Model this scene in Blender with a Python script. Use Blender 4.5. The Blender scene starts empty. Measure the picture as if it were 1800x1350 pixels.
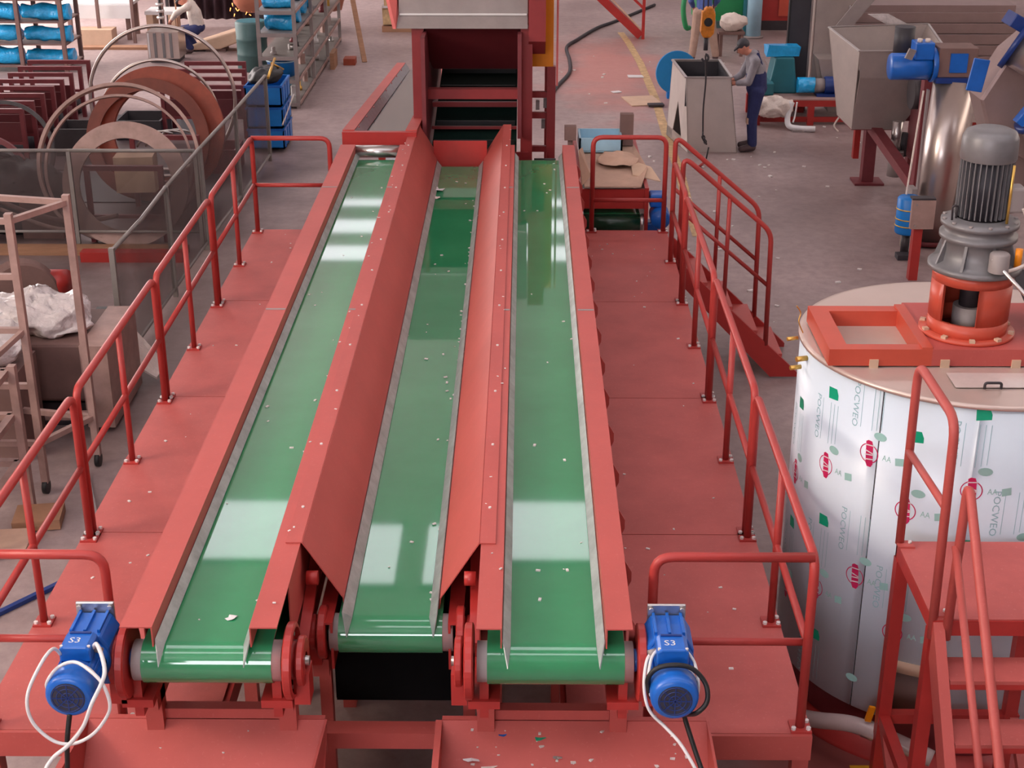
import bpy, bmesh, math, random
from mathutils import Vector, Matrix, Euler
from math import sin, cos, pi, radians, sqrt, atan2
random.seed(7)
SC = bpy.context.scene
COL = SC.collection
V = Vector

# ------------------------------------------------------------ camera
cam_data = bpy.data.cameras.new('camera')
cam_data.sensor_fit = 'HORIZONTAL'
cam_data.sensor_width = 36.0
cam_data.lens = 36.0 * 2600.0 / 1800.0
cam_data.clip_end = 300
cam = bpy.data.objects.new('camera', cam_data)
COL.objects.link(cam)
cam.location = (0, 0, 5.6)
cam.rotation_euler = (radians(90 - 23.453), 0, radians(0.485))
SC.camera = cam

# ------------------------------------------------------------ world and exposure
w = bpy.data.worlds.new('world'); SC.world = w
w.use_nodes = True
w.node_tree.nodes['Background'].inputs[0].default_value = (0.75, 0.82, 1.0, 1)
w.node_tree.nodes['Background'].inputs[1].default_value = 0.6
SC.view_settings.view_transform = 'Standard'
SC.view_settings.look = 'None'
SC.view_settings.gamma = 1.0
SC.view_settings.use_curve_mapping = False
SC.view_settings.exposure = -2.33
SC.cycles.max_bounces = 6; SC.cycles.diffuse_bounces = 3; SC.cycles.glossy_bounces = 3; SC.cycles.transmission_bounces = 2
SC.cycles.caustics_reflective = False; SC.cycles.caustics_refractive = False
SKYLIGHT = 14.0      # radiance of the translucent roof lights
WINDOW = 12.0        # radiance of the wall windows
SUNWIN = 130.0       # the sunlit high window on the fence side
FRONTFILL = 52.0      # fill panels added behind the camera to brighten the tank
GATE = 42.0          # daylight in the open gates

# ------------------------------------------------------------ materials
def lin(c):
    return tuple(((v / 255) / 12.92 if v <= 10.3 else (((v / 255) + 0.055) / 1.055) ** 2.4) for v in c)

MATS = {}
def M(name, rgb, rough=0.5, metal=0.0, var=0.12, scale=3.0, bump=0.0, spec=0.5, alpha=1.0, coat=0.0, speck=0.0, stretch=None, rvar=0.0):
    m = bpy.data.materials.new(name); m.use_nodes = True
    nt = m.node_tree; N = nt.nodes; L = nt.links
    b = N['Principled BSDF']
    c = lin(rgb)
    b.inputs['Roughness'].default_value = rough
    b.inputs['Metallic'].default_value = metal
    b.inputs['Specular IOR Level'].default_value = spec
    b.inputs['Coat Weight'].default_value = coat
    b.inputs['Coat Roughness'].default_value = 0.08
    b.inputs['Alpha'].default_value = alpha
    tc = N.new('ShaderNodeTexCoord')
    co = tc.outputs['Object']
    if stretch:
        mp = N.new('ShaderNodeMapping'); mp.inputs['Scale'].default_value = stretch
        L.new(co, mp.inputs[0]); co = mp.outputs[0]
    n1 = N.new('ShaderNodeTexNoise'); n1.inputs['Scale'].default_value = scale; n1.inputs['Detail'].default_value = 6; n1.inputs['Roughness'].default_value = 0.65
    L.new(co, n1.inputs['Vector'])
    r = N.new('ShaderNodeValToRGB')
    r.color_ramp.elements[0].position = 0.3; r.color_ramp.elements[1].position = 0.7
    lo = [max(0, v * (1 - var)) for v in c]; hi = [min(1, v * (1 + var) + var * 0.02) for v in c]
    r.color_ramp.elements[0].color = (*lo, 1); r.color_ramp.elements[1].color = (*hi, 1)
    L.new(n1.outputs['Fac'], r.inputs[0])
    out = r.outputs[0]
    if speck > 0:
        n2 = N.new('ShaderNodeTexNoise'); n2.inputs['Scale'].default_value = 60; n2.inputs['Detail'].default_value = 3
        L.new(co, n2.inputs['Vector'])
        r2 = N.new('ShaderNodeValToRGB'); r2.color_ramp.elements[0].position = 0.62; r2.color_ramp.elements[1].position = 0.72
        L.new(n2.outputs['Fac'], r2.inputs[0])
        mx = N.new('ShaderNodeMix'); mx.data_type = 'RGBA'
        mul = N.new('ShaderNodeMath'); mul.operation = 'MULTIPLY'; mul.inputs[1].default_value = speck
        L.new(r2.outputs[0], mul.inputs[0]); L.new(mul.outputs[0], mx.inputs['Factor'])
        L.new(out, mx.inputs['A']); mx.inputs['B'].default_value = (*[min(1, v * 1.2 + 0.18) for v in c], 1)
        out = mx.outputs['Result']
    L.new(out, b.inputs['Base Color'])
    if rvar > 0:
        mr = N.new('ShaderNodeMapRange'); mr.inputs['To Min'].default_value = max(0.02, rough - rvar); mr.inputs['To Max'].default_value = rough + rvar
        L.new(n1.outputs['Fac'], mr.inputs['Value']); L.new(mr.outputs[0], b.inputs['Roughness'])
    if bump > 0:
        bp = N.new('ShaderNodeBump'); bp.inputs['Strength'].default_value = bump; bp.inputs['Distance'].default_value = 0.02
        n3 = N.new('ShaderNodeTexNoise'); n3.inputs['Scale'].default_value = scale * 4; n3.inputs['Detail'].default_value = 5
        L.new(co, n3.inputs['Vector']); L.new(n3.outputs['Fac'], bp.inputs['Height']); L.new(bp.outputs[0], b.inputs['Normal'])
    MATS[name] = m
    return m

def glow(name, rgb, strength):
    m = bpy.data.materials.new(name); m.use_nodes = True
    b = m.node_tree.nodes['Principled BSDF']
    b.inputs['Base Color'].default_value = (*lin(rgb), 1)
    b.inputs['Emission Color'].default_value = (*lin(rgb), 1)
    b.inputs['Emission Strength'].default_value = strength
    MATS[name] = m
    return m

RED = M('red_paint', (184, 84, 78), 0.48, var=0.10, scale=1.6, speck=0.10, spec=0.4)
REDW = M('red_walkway_paint', (186, 92, 87), 0.55, var=0.13, scale=2.4, speck=0.18, spec=0.35)
REDT = M('tower_red', (140, 44, 46), 0.45, var=0.1, scale=4)
REDD = M('red_rail_paint', (172, 58, 54), 0.42, var=0.08, scale=2, spec=0.45)
REDS = M('red_gloss_paint', (172, 48, 44), 0.38, var=0.10, scale=5, spec=0.5)
ORED = M('orange_red_paint', (196, 80, 60), 0.40, var=0.08, scale=3)
MAROON = M('maroon_paint', (116, 46, 52), 0.5, var=0.15, scale=4)
BELT = M('green_belt', (48, 138, 92), 0.035, var=0.10, scale=1.2, spec=1.0, rvar=0.012)
STEEL = M('steel', (200, 196, 194), 0.30, metal=0.9, var=0.06, scale=6)
DRUMS = M('drum_steel', (214, 210, 208), 0.3, metal=0.35, var=0.05, scale=20, stretch=(1, 30, 30))
GALV = M('galvanised', (176, 180, 186), 0.42, metal=0.7, var=0.12, scale=12)
INOX = M('stainless', (196, 184, 178), 0.30, metal=0.85, var=0.06, scale=3)
SHEETB = M('sheet_bright', (206, 196, 190), 0.42, metal=0.2, var=0.06, scale=3)
TROUGH = M('dull_steel', (150, 128, 125), 0.42, metal=0.4, var=0.08, scale=3)
INOXM = M('stainless_matt', (176, 164, 158), 0.45, metal=0.6, var=0.08, scale=3)
SKIRT = M('grey_skirt', (172, 180, 178), 0.38, metal=0.3, var=0.25, scale=8)
BLUE = M('motor_blue', (22, 98, 190), 0.32, var=0.12, scale=8, spec=0.55)
DBLUE = M('deep_blue', (20, 52, 120), 0.4, var=0.12)
CYAN = M('blue_wrap', (30, 170, 242), 0.22, var=0.25, scale=6, bump=0.6, spec=0.7)
CRATE = M('crate_blue', (14, 122, 206), 0.38, var=0.12)
TEAL = M('teal_paint', (36, 110, 122), 0.45, var=0.12)
DTEAL = M('dark_green', (60, 92, 92), 0.5, var=0.15)
GREENP = M('machine_green', (34, 140, 84), 0.5)
BLACK = M('black_rubber', (22, 22, 24), 0.5, var=0.2)
DARK = M('dark_metal', (52, 46, 50), 0.5, var=0.2, scale=6)
CHAR = M('charcoal_panel', (52, 50, 56), 0.55, var=0.1)
GREYM = M('motor_grey', (118, 116, 118), 0.42, metal=0.2, var=0.12, scale=8)
GREYP = M('grey_paint', (150, 140, 138), 0.5, var=0.12)
FRAME = M('dusty_steel', (168, 138, 130), 0.55, metal=0.2, var=0.18, scale=6)
FENCE = M('fence_grey', (140, 134, 130), 0.5, metal=0.2, var=0.12)
WHITE = M('white_plastic', (232, 230, 230), 0.4, var=0.04)
CABLE = M('cable_white', (226, 224, 224), 0.4, var=0.04)
FILMW = M('film_white', (222, 236, 248), 0.28, var=0.03, scale=2, spec=0.5)
LID = M('lid_steel', (214, 194, 184), 0.36, metal=0.45, var=0.05, scale=2)
MARKG = M('mark_green', (8, 168, 128), 0.4, var=0.05)
MARKP = M('mark_pale_green', (164, 212, 206), 0.4, var=0.1)
MARKT = M('mark_text_blue', (160, 204, 212), 0.4, var=0.1)
MARKR = M('mark_crimson', (206, 40, 96), 0.4, var=0.05)
CARD = M('cardboard', (198, 164, 144), 0.75, var=0.1, scale=5)
WOOD = M('wood', (160, 118, 90), 0.65, var=0.18, scale=3, stretch=(1, 1, 8))
TANB = M('tan_board', (208, 176, 150), 0.6, var=0.1)
RUST = M('rust_brown', (150, 62, 36), 0.55, var=0.22, scale=5)
BROWN = M('brown_box', (120, 92, 86), 0.7, var=0.15)
ORANGE = M('orange_paint', (236, 140, 8), 0.4, var=0.06)
HOOKO = M('hook_orange', (206, 124, 24), 0.45, var=0.35, scale=10)
YELL = M('worn_yellow', (192, 160, 118), 0.7, var=0.3, scale=9)
BRASS = M('brass', (214, 172, 90), 0.35, metal=0.7)
SKIN = M('skin', (206, 138, 116), 0.55, var=0.06)
SHIRT = M('grey_shirt', (146, 142, 148), 0.8, var=0.15, scale=10, bump=0.3)
NAVY = M('navy_cloth', (40, 48, 96), 0.8, var=0.18, scale=9, bump=0.3)
KHAKI = M('khaki_cloth', (170, 142, 128), 0.8, var=0.12, scale=9, bump=0.3)
BLUEC = M('blue_cloth', (74, 96, 160), 0.8, var=0.12, scale=9)
BOOT = M('boot', (84, 66, 68), 0.6)
SACK = M('sack_white', (226, 212, 202), 0.6, var=0.12, scale=6, bump=0.6)
FILMB = M('clear_film', (214, 204, 202), 0.18, var=0.18, scale=5, bump=0.9, spec=0.8)
PINK = M('pinkish_red', (220, 110, 104), 0.5)
PALEB = M('pale_blue', (170, 212, 232), 0.45)
GREYFACE = M('fan_dark', (44, 46, 62), 0.5, var=0.25, scale=20)
CRUMB = M('crumb_white', (230, 224, 220), 0.5, var=0.2, scale=40)
PVC = M('hose_clear', (190, 170, 166), 0.25, var=0.1, spec=0.7)

def mesh_mat():
    m = bpy.data.materials.new('wire_mesh'); m.use_nodes = True
    nt = m.node_tree; N = nt.nodes; L = nt.links
    b = N['Principled BSDF']; b.inputs['Base Color'].default_value = (*lin((92, 80, 80)), 1); b.inputs['Roughness'].default_value = 0.5
    tr = N.new('ShaderNodeBsdfTransparent'); mx = N.new('ShaderNodeMixShader')
    tc = N.new('ShaderNodeTexCoord'); n = N.new('ShaderNodeTexNoise'); n.inputs['Scale'].default_value = 1.3; n.inputs['Detail'].default_value = 4
    L.new(tc.outputs['Object'], n.inputs['Vector'])
    mr = N.new('ShaderNodeMapRange'); mr.inputs['From Min'].default_value = 0.3; mr.inputs['From Max'].default_value = 0.7; mr.inputs['To Min'].default_value = 0.28; mr.inputs['To Max'].default_value = 0.46
    L.new(n.outputs['Fac'], mr.inputs['Value']); L.new(mr.outputs[0], mx.inputs[0])
    L.new(tr.outputs[0], mx.inputs[1]); L.new(b.outputs[0], mx.inputs[2])
    L.new(mx.outputs[0], N['Material Output'].inputs[0])
    return m
MESHM = mesh_mat()

def floor_mat():
    m = bpy.data.materials.new('concrete_floor'); m.use_nodes = True
    nt = m.node_tree; N = nt.nodes; L = nt.links
    b = N['Principled BSDF']
    tc = N.new('ShaderNodeTexCoord'); co = tc.outputs['Object']
    n1 = N.new('ShaderNodeTexNoise'); n1.inputs['Scale'].default_value = 0.35; n1.inputs['Detail'].default_value = 9; n1.inputs['Roughness'].default_value = 0.6
    L.new(co, n1.inputs['Vector'])
    r = N.new('ShaderNodeValToRGB'); r.color_ramp.elements[0].position = 0.32; r.color_ramp.elements[1].position = 0.68
    r.color_ramp.elements[0].color = (*lin((138, 118, 116)), 1); r.color_ramp.elements[1].color = (*lin((182, 162, 160)), 1)
    L.new(n1.outputs['Fac'], r.inputs[0])
    n2 = N.new('ShaderNodeTexNoise'); n2.inputs['Scale'].default_value = 7; n2.inputs['Detail'].default_value = 8; n2.inputs['Roughness'].default_value = 0.7
    L.new(co, n2.inputs['Vector'])
    mx = N.new('ShaderNodeMix'); mx.data_type = 'RGBA'; mx.blend_type = 'MULTIPLY'; mx.inputs['Factor'].default_value = 0.55
    r2 = N.new('ShaderNodeValToRGB'); r2.color_ramp.elements[0].position = 0.3; r2.color_ramp.elements[1].position = 0.6
    r2.color_ramp.elements[0].color = (0.55, 0.52, 0.52, 1); r2.color_ramp.elements[1].color = (1, 1, 1, 1)
    L.new(n2.outputs['Fac'], r2.inputs[0]); L.new(r.outputs[0], mx.inputs['A']); L.new(r2.outputs[0], mx.inputs['B'])
    # red dust and other tints; dark patch at the rings is painted shade
    prev = mx.outputs['Result']
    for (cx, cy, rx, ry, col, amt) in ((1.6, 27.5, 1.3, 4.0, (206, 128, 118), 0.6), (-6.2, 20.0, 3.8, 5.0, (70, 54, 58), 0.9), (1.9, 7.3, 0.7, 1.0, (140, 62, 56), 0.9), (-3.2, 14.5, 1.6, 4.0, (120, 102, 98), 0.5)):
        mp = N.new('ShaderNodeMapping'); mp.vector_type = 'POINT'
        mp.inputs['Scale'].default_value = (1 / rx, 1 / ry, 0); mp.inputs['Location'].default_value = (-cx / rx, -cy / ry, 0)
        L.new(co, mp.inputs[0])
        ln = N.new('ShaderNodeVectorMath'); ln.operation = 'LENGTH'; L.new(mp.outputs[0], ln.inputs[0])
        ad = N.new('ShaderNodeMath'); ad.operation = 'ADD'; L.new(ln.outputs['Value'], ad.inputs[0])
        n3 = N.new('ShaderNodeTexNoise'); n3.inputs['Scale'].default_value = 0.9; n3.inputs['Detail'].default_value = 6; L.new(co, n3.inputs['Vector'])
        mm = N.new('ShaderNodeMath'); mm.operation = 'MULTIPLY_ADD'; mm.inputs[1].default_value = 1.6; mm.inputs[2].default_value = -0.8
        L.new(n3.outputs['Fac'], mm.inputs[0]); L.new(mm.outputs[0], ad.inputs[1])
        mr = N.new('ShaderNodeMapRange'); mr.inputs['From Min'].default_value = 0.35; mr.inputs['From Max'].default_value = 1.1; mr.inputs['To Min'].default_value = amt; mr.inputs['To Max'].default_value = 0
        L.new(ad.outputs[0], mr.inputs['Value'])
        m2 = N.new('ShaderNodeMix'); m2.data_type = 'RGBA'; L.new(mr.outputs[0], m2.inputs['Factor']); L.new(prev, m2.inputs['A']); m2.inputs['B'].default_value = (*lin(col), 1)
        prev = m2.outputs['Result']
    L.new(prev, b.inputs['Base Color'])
    mr = N.new('ShaderNodeMapRange'); mr.inputs['To Min'].default_value = 0.22; mr.inputs['To Max'].default_value = 0.75
    L.new(n1.outputs['Fac'], mr.inputs['Value']); L.new(mr.outputs[0], b.inputs['Roughness'])
    bp = N.new('ShaderNodeBump'); bp.inputs['Strength'].default_value = 0.15; bp.inputs['Distance'].default_value = 0.02
    L.new(n2.outputs['Fac'], bp.inputs['Height']); L.new(bp.outputs[0], b.inputs['Normal'])
    return m

# ------------------------------------------------------------ mesh helpers
def world_loc(o):
    p = V((0, 0, 0))
    while o is not None:
        p += o.location; o = o.parent
    return p

def frame_for(d):
    d = d.normalized()
    up = V((0, 0, 1)) if abs(d.z) < 0.95 else V((0, 1, 0))
    x = d.cross(up).normalized(); y = x.cross(d).normalized()
    return x, y

class MB:
    def __init__(s):
        s.v = []; s.f = []; s.sm = []
    def _add(s, vs, fs, smooth=False):
        o = len(s.v); s.v += [V(p) for p in vs]
        s.f += [tuple(i + o for i in f) for f in fs]; s.sm += [smooth] * len(fs)
        return s
    def bx(s, x0, x1, y0, y1, z0, z1):
        return s._add([(x0, y0, z0), (x1, y0, z0), (x1, y1, z0), (x0, y1, z0), (x0, y0, z1), (x1, y0, z1), (x1, y1, z1), (x0, y1, z1)],
                      [(3, 2, 1, 0), (4, 5, 6, 7), (0, 1, 5, 4), (1, 2, 6, 5), (2, 3, 7, 6), (3, 0, 4, 7)])
    def box(s, c, d, rot=None):
        c = V(c); h = V(d) * 0.5
        R = Euler(rot).to_matrix() if rot else Matrix.Identity(3)
        vs = [c + R @ V((a * h.x, b * h.y, e * h.z)) for e in (-1, 1) for (a, b) in ((-1, -1), (1, -1), (1, 1), (-1, 1))]
        return s._add(vs, [(3, 2, 1, 0), (4, 5, 6, 7), (0, 1, 5, 4), (1, 2, 6, 5), (2, 3, 7, 6), (3, 0, 4, 7)])
    def beam(s, p, q, w, h, up=None):
        p = V(p); q = V(q); d = (q - p).normalized()
        u = V(up) if up else (V((0, 0, 1)) if abs(d.z) < 0.9 else V((0, 1, 0)))
        x = d.cross(u).normalized(); y = x.cross(d).normalized()
        vs = [b + x * (a * w / 2) + y * (e * h / 2) for b in (p, q) for (a, e) in ((-1, -1), (1, -1), (1, 1), (-1, 1))]
        return s._add(vs, [(3, 2, 1, 0), (4, 5, 6, 7), (0, 1, 5, 4), (1, 2, 6, 5), (2, 3, 7, 6), (3, 0, 4, 7)])
    def prism(s, pts, vec):
        pts = [V(p) for p in pts]; vec = V(vec); n = len(pts)
        fs = [tuple(range(n - 1, -1, -1)), tuple(range(n, 2 * n))] + [(i, (i + 1) % n, n + (i + 1) % n, n + i) for i in range(n)]
        return s._add(pts + [p + vec for p in pts], fs)
    def cyl(s, p, q, r, n=16, r2=None, cap=True, smooth=True):
        p = V(p); q = V(q); r2 = r if r2 is None else r2
        x, y = frame_for(q - p)
        vs = [b + (x * cos(2 * pi * i / n) + y * sin(2 * pi * i / n)) * rr for b, rr in ((p, r), (q, r2)) for i in range(n)]
        s._add(vs, [(i, (i + 1) % n, n + (i + 1) % n, n + i) for i in range(n)], smooth)
        if cap:
            o = len(s.v) - 2 * n
            s.f += [tuple(o + i for i in range(n - 1, -1, -1)), tuple(o + n + i for i in range(n))]; s.sm += [False, False]
        return s
    def lathe(s, prof, c, axis=(0, 0, 1), n=32, smooth=True, a0=0.0, a1=2 * pi):
        c = V(c); ax = V(axis).normalized(); x, y = frame_for(ax)
        full = abs(a1 - a0 - 2 * pi) < 1e-6
        k = n if full else n + 1
        vs = [c + ax * h + (x * cos(a0 + (a1 - a0) * i / n) + y * sin(a0 + (a1 - a0) * i / n)) * r for (r, h) in prof for i in range(k)]
        fs = []
        for j in range(len(prof) - 1):
            for i in range(n):
                i2 = (i + 1) % k
                fs.append((j * k + i, j * k + i2, (j + 1) * k + i2, (j + 1) * k + i))
        return s._add(vs, fs, smooth)
    def tube(s, pts, r, n=8, closed=False, radii=None):
        P = [V(p) for p in pts]; m = len(P)
        T = []
        for i in range(m):
            a = P[(i - 1) % m] if (closed or i > 0) else P[i]
            b = P[(i + 1) % m] if (closed or i < m - 1) else P[i]
            T.append((b - a).normalized())
        x, y = frame_for(T[0]); vs = []
        for i in range(m):
            if i > 0:
                q = T[i - 1].rotation_difference(T[i]); x = q @ x; y = q @ y
            rr = radii[i] if radii else r
            vs += [P[i] + (x * cos(2 * pi * k / n) + y * sin(2 * pi * k / n)) * rr for k in range(n)]
        fs = [(i * n + k, i * n + (k + 1) % n, ((i + 1) % m) * n + (k + 1) % n, ((i + 1) % m) * n + k) for i in range(m if closed else m - 1) for k in range(n)]
        s._add(vs, fs, True)
        if not closed:
            o = len(s.v) - m * n
            s.f += [tuple(o + k for k in range(n - 1, -1, -1)), tuple(o + (m - 1) * n + k for k in range(n))]; s.sm += [False, False]
        return s
    def hoop(s, c, nrm, R, r, n=56, k=8, flat=None):
        c = V(c); x, y = frame_for(V(nrm))
        if flat:      # flat bar ring: width along the axis, thickness radially
            a = V(nrm).normalized(); w, t = flat
            prof = [(R - t, -w / 2), (R, -w / 2), (R, w / 2), (R - t, w / 2), (R - t, -w / 2)]
            return s.lathe(prof, c, a, n, smooth=False)
        return s.tube([c + (x * cos(2 * pi * i / n) + y * sin(2 * pi * i / n)) * R for i in range(n)], r, k, closed=True)
    def ball(s, c, r, n=10, m=7):
        c = V(c); r = V(r) if hasattr(r, '__len__') else V((r, r, r))
        vs = [c + V((0, 0, -r.z))]
        for j in range(1, m):
            t = -pi / 2 + pi * j / m
            vs += [c + V((r.x * cos(t) * cos(2 * pi * i / n), r.y * cos(t) * sin(2 * pi * i / n), r.z * sin(t))) for i in range(n)]
        vs.append(c + V((0, 0, r.z)))
        fs = [(0, 1 + (i + 1) % n, 1 + i) for i in range(n)]
        for j in range(m - 2):
            for i in range(n):
                fs.append((1 + j * n + i, 1 + j * n + (i + 1) % n, 1 + (j + 1) * n + (i + 1) % n, 1 + (j + 1) * n + i))
        t = len(vs) - 1; b = 1 + (m - 2) * n
        fs += [(b + i, b + (i + 1) % n, t) for i in range(n)]
        return s._add(vs, fs, True)
    def cap(s, p, q, r1, r2=None):
        r2 = r1 if r2 is None else r2
        s.ball(p, r1); s.ball(q, r2); return s.cyl(p, q, r1, 10, r2)
    def build(s, name, mat, parent=None, bevel=0.0, kind=None, label=None):
        me = bpy.data.meshes.new(name)
        o = world_loc(parent) if parent is not None else V((0, 0, 0))
        me.from_pydata([tuple(v - o) for v in s.v], [], s.f)
        me.polygons.foreach_set('use_smooth', s.sm)
        if mat: me.materials.append(mat)
        me.update()
        ob = bpy.data.objects.new(name, me); COL.objects.link(ob)
        if parent is not None: ob.parent = parent
        if bevel > 0:
            b = ob.modifiers.new('bevel', 'BEVEL'); b.width = bevel; b.segments = 2; b.limit_method = 'ANGLE'; b.angle_limit = radians(50)
        if kind: ob['kind'] = kind
        if label: ob['label'] = label
        return ob
    def solo(s, name, mat, label, cat, group=None, bevel=0.0, kind=None):
        xs = [v.x for v in s.v]; ys = [v.y for v in s.v]; zs = [v.z for v in s.v]
        o = V(((min(xs) + max(xs)) / 2, (min(ys) + max(ys)) / 2, min(zs)))
        s.v = [v - o for v in s.v]
        ob = s.build(name, mat, None, bevel)
        ob.location = o
        ob['label'] = label; ob['category'] = cat
        if group: ob['group'] = group
        if kind: ob['kind'] = kind
        return ob

def thing(name, label, cat, loc, group=None):
    o = bpy.data.objects.new(name, None); COL.objects.link(o)
    o.location = loc; o.empty_display_size = 0.1
    o['label'] = label; o['category'] = cat
    if group: o['group'] = group
    return o

def dup(o, parent=None):
    c = o.copy(); COL.objects.link(c); c.parent = parent
    for ch in list(o.children): dup(ch, c)
    return c

def clone(o, loc, label=None, group=None):
    c = dup(o); c.location = loc
    if label: c['label'] = label
    if group: c['group'] = group
    return c

def fillet(pts, r, n=5):
    P = [V(p) for p in pts]; out = [P[0]]
    for i in range(1, len(P) - 1):
        a = (P[i - 1] - P[i]); b = (P[i + 1] - P[i]); rr = min(r, a.length * 0.45, b.length * 0.45)
        a.normalize(); b.normalize()
        s0 = P[i] + a * rr; s1 = P[i] + b * rr
        for k in range(n + 1):
            t = k / n
            out.append(s0 * (1 - t) ** 2 + P[i] * 2 * t * (1 - t) + s1 * t * t)
    out.append(P[-1]); return out

def spline(pts, n=8):
    P = [V(p) for p in pts]; out = []
    for i in range(len(P) - 1):
        p0 = P[max(i - 1, 0)]; p1 = P[i]; p2 = P[i + 1]; p3 = P[min(i + 2, len(P) - 1)]
        for k in range(n):
            t = k / n
            out.append(0.5 * ((2 * p1) + (p2 - p0) * t + (2 * p0 - 5 * p1 + 4 * p2 - p3) * t * t + (3 * p1 - p0 - 3 * p2 + p3) * t ** 3))
    out.append(P[-1]); return out

def crumple(mb, amt, seed=0, floor_z=None):
    lumpy(mb, amt, seed, 3.0); lumpy(mb, amt * .55, seed + 3, 8.0); lumpy(mb, amt * .3, seed + 5, 18.0)
    if floor_z is not None:
        for v in mb.v: v.z = max(v.z, floor_z)
    return mb

def lumpy(mb, amt, seed=0, scale=3.0):
    from mathutils import noise
    off = V((seed * 3.1, seed * 1.7, seed * 2.3))
    for i, v in enumerate(mb.v):
        d = noise.noise_vector((v + off) * scale)
        mb.v[i] = v + d * amt
    return mb
# ============================================================ the hall
def struct(ob):
    ob['kind'] = 'structure'; return ob
FLOORM = floor_mat()
WALLM = M('wall_paint', (170, 156, 152), 0.8, var=0.06)
CEILM = M('ceiling_sheet', (236, 230, 230), 0.7, var=0.05)
SKYM = glow('skylight_panel', (250, 247, 255), SKYLIGHT)
SUNM = glow('sunlit_window', (255, 238, 220), SUNWIN)
WINM = glow('window_daylight', (255, 238, 224), WINDOW)
GATEM = glow('gate_daylight', (255, 244, 240), GATE)
XL, XR, YN, YF, ZC = -13.0, 17.0, -9.0, 47.0, 11.0
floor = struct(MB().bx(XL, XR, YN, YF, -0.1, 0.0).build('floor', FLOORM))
struct(MB().bx(XL - .2, XL, YN, YF, 0, ZC).build('wall_left', WALLM))
struct(MB().bx(XR, XR + .2, YN, YF, 0, ZC).build('wall_right', WALLM))
struct(MB().bx(XL, XR, YF, YF + .2, 0, ZC).build('wall_back', WALLM))
struct(MB().bx(XL, XR, YN - .2, YN, 0, ZC).build('wall_front', WALLM))
struct(MB().bx(XL, XR, YN, YF, ZC, ZC + .15).build('ceiling', CEILM))
n = 0
def skylight(x0, x1, y0, y1):
    global n; n += 1
    o = struct(MB().bx(x0, x1, y0, y1, ZC - .03, ZC - .005).build('window_%d' % n, SKYM))
    MB().bx(x0 - .06, x1 + .06, y0 - .06, y0, ZC - .06, ZC).bx(x0 - .06, x1 + .06, y1, y1 + .06, ZC - .06, ZC).build('window_frame', GREYP, o)
for (x0, x1) in ((-12.4, -8.2), (-7.4, -2.2), (-1.7, 3.4), (4.2, 9.4), (10.2, 15)):
    skylight(x0, x1, 21.6, 23.7)
    skylight(x0, x1, 37.2, 38.5)
    skylight(x0, x1, 39.6, 40.9)
    skylight(x0, x1, 42.2, 43.0)
    skylight(x0, x1, 6.5, 8.6)
    skylight(x0, x1, 0.5, 2.6)
def wall_window(x, y0, y1, z0, z1, mat, nm=3):
    global n; n += 1
    s = 1 if x < 0 else -1
    o = struct(MB().bx(min(x, x + s * .03), max(x, x + s * .03), y0, y1, z0, z1).build('window_%d' % n, mat))
    f = MB()
    for i in range(nm + 1):
        y = y0 + (y1 - y0) * i / nm
        f.bx(min(x, x + s * .08), max(x, x + s * .08), y - .05, y + .05, z0, z1)
    f.bx(min(x, x + s * .08), max(x, x + s * .08), y0, y1, z0 - .1, z0); f.bx(min(x, x + s * .08), max(x, x + s * .08), y0, y1, z1, z1 + .1)
    f.build('window_frame', GREYP, o)
wall_window(XL, 0.0, 6.0, 6.8, 10.2, SUNM)
wall_window(XL, 24, 38, 0.4, 7.5, GATEM, 6)
wall_window(XR, 12, 30, 5.0, 8.5, WINM, 6)
FILLM = glow('front_fill_glow', (250, 247, 255), FRONTFILL)  # glow of the unseen panels added to light the tank front
for (x0, x1) in ((-9.5, -5.5), (-5.0, -1.0)):
    n += 1
    o = struct(MB().bx(x0, x1, YN, YN + .03, 5.2, 8.6).build('window_%d' % n, FILLM))  # added fill panel, not a known window
    MB().bx(x0 - .08, x0, YN, YN + .08, 5.1, 8.7).bx(x1, x1 + .08, YN, YN + .08, 5.1, 8.7).bx(x0, x1, YN, YN + .08, 5.1, 5.2).bx(x0, x1, YN, YN + .08, 8.6, 8.7).build('window_frame', GREYP, o)

# worn yellow line on the floor
pts = [(2.02, 31.5), (2.11, 30.3), (2.2, 28.3), (2.24, 25.3), (2.22, 23.85), (2.2, 22.15), (2.21, 20.5), (2.17, 19.2), (2.15, 17.5)]
mb = MB(); vs = []
for (x, y) in pts: vs += [(x - .07, y, .004), (x + .07, y, .004)]
mb._add(vs, [(2 * i, 2 * i + 1, 2 * i + 3, 2 * i + 2) for i in range(len(pts) - 1)]); mb.build('floor_marking', YELL, floor)
MB().bx(1.95, 2.25, 5.8, 7.2, .002, .006).build('floor_marking', M('safety_yellow', (222, 160, 20), 0.6, var=.25), floor)

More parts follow.
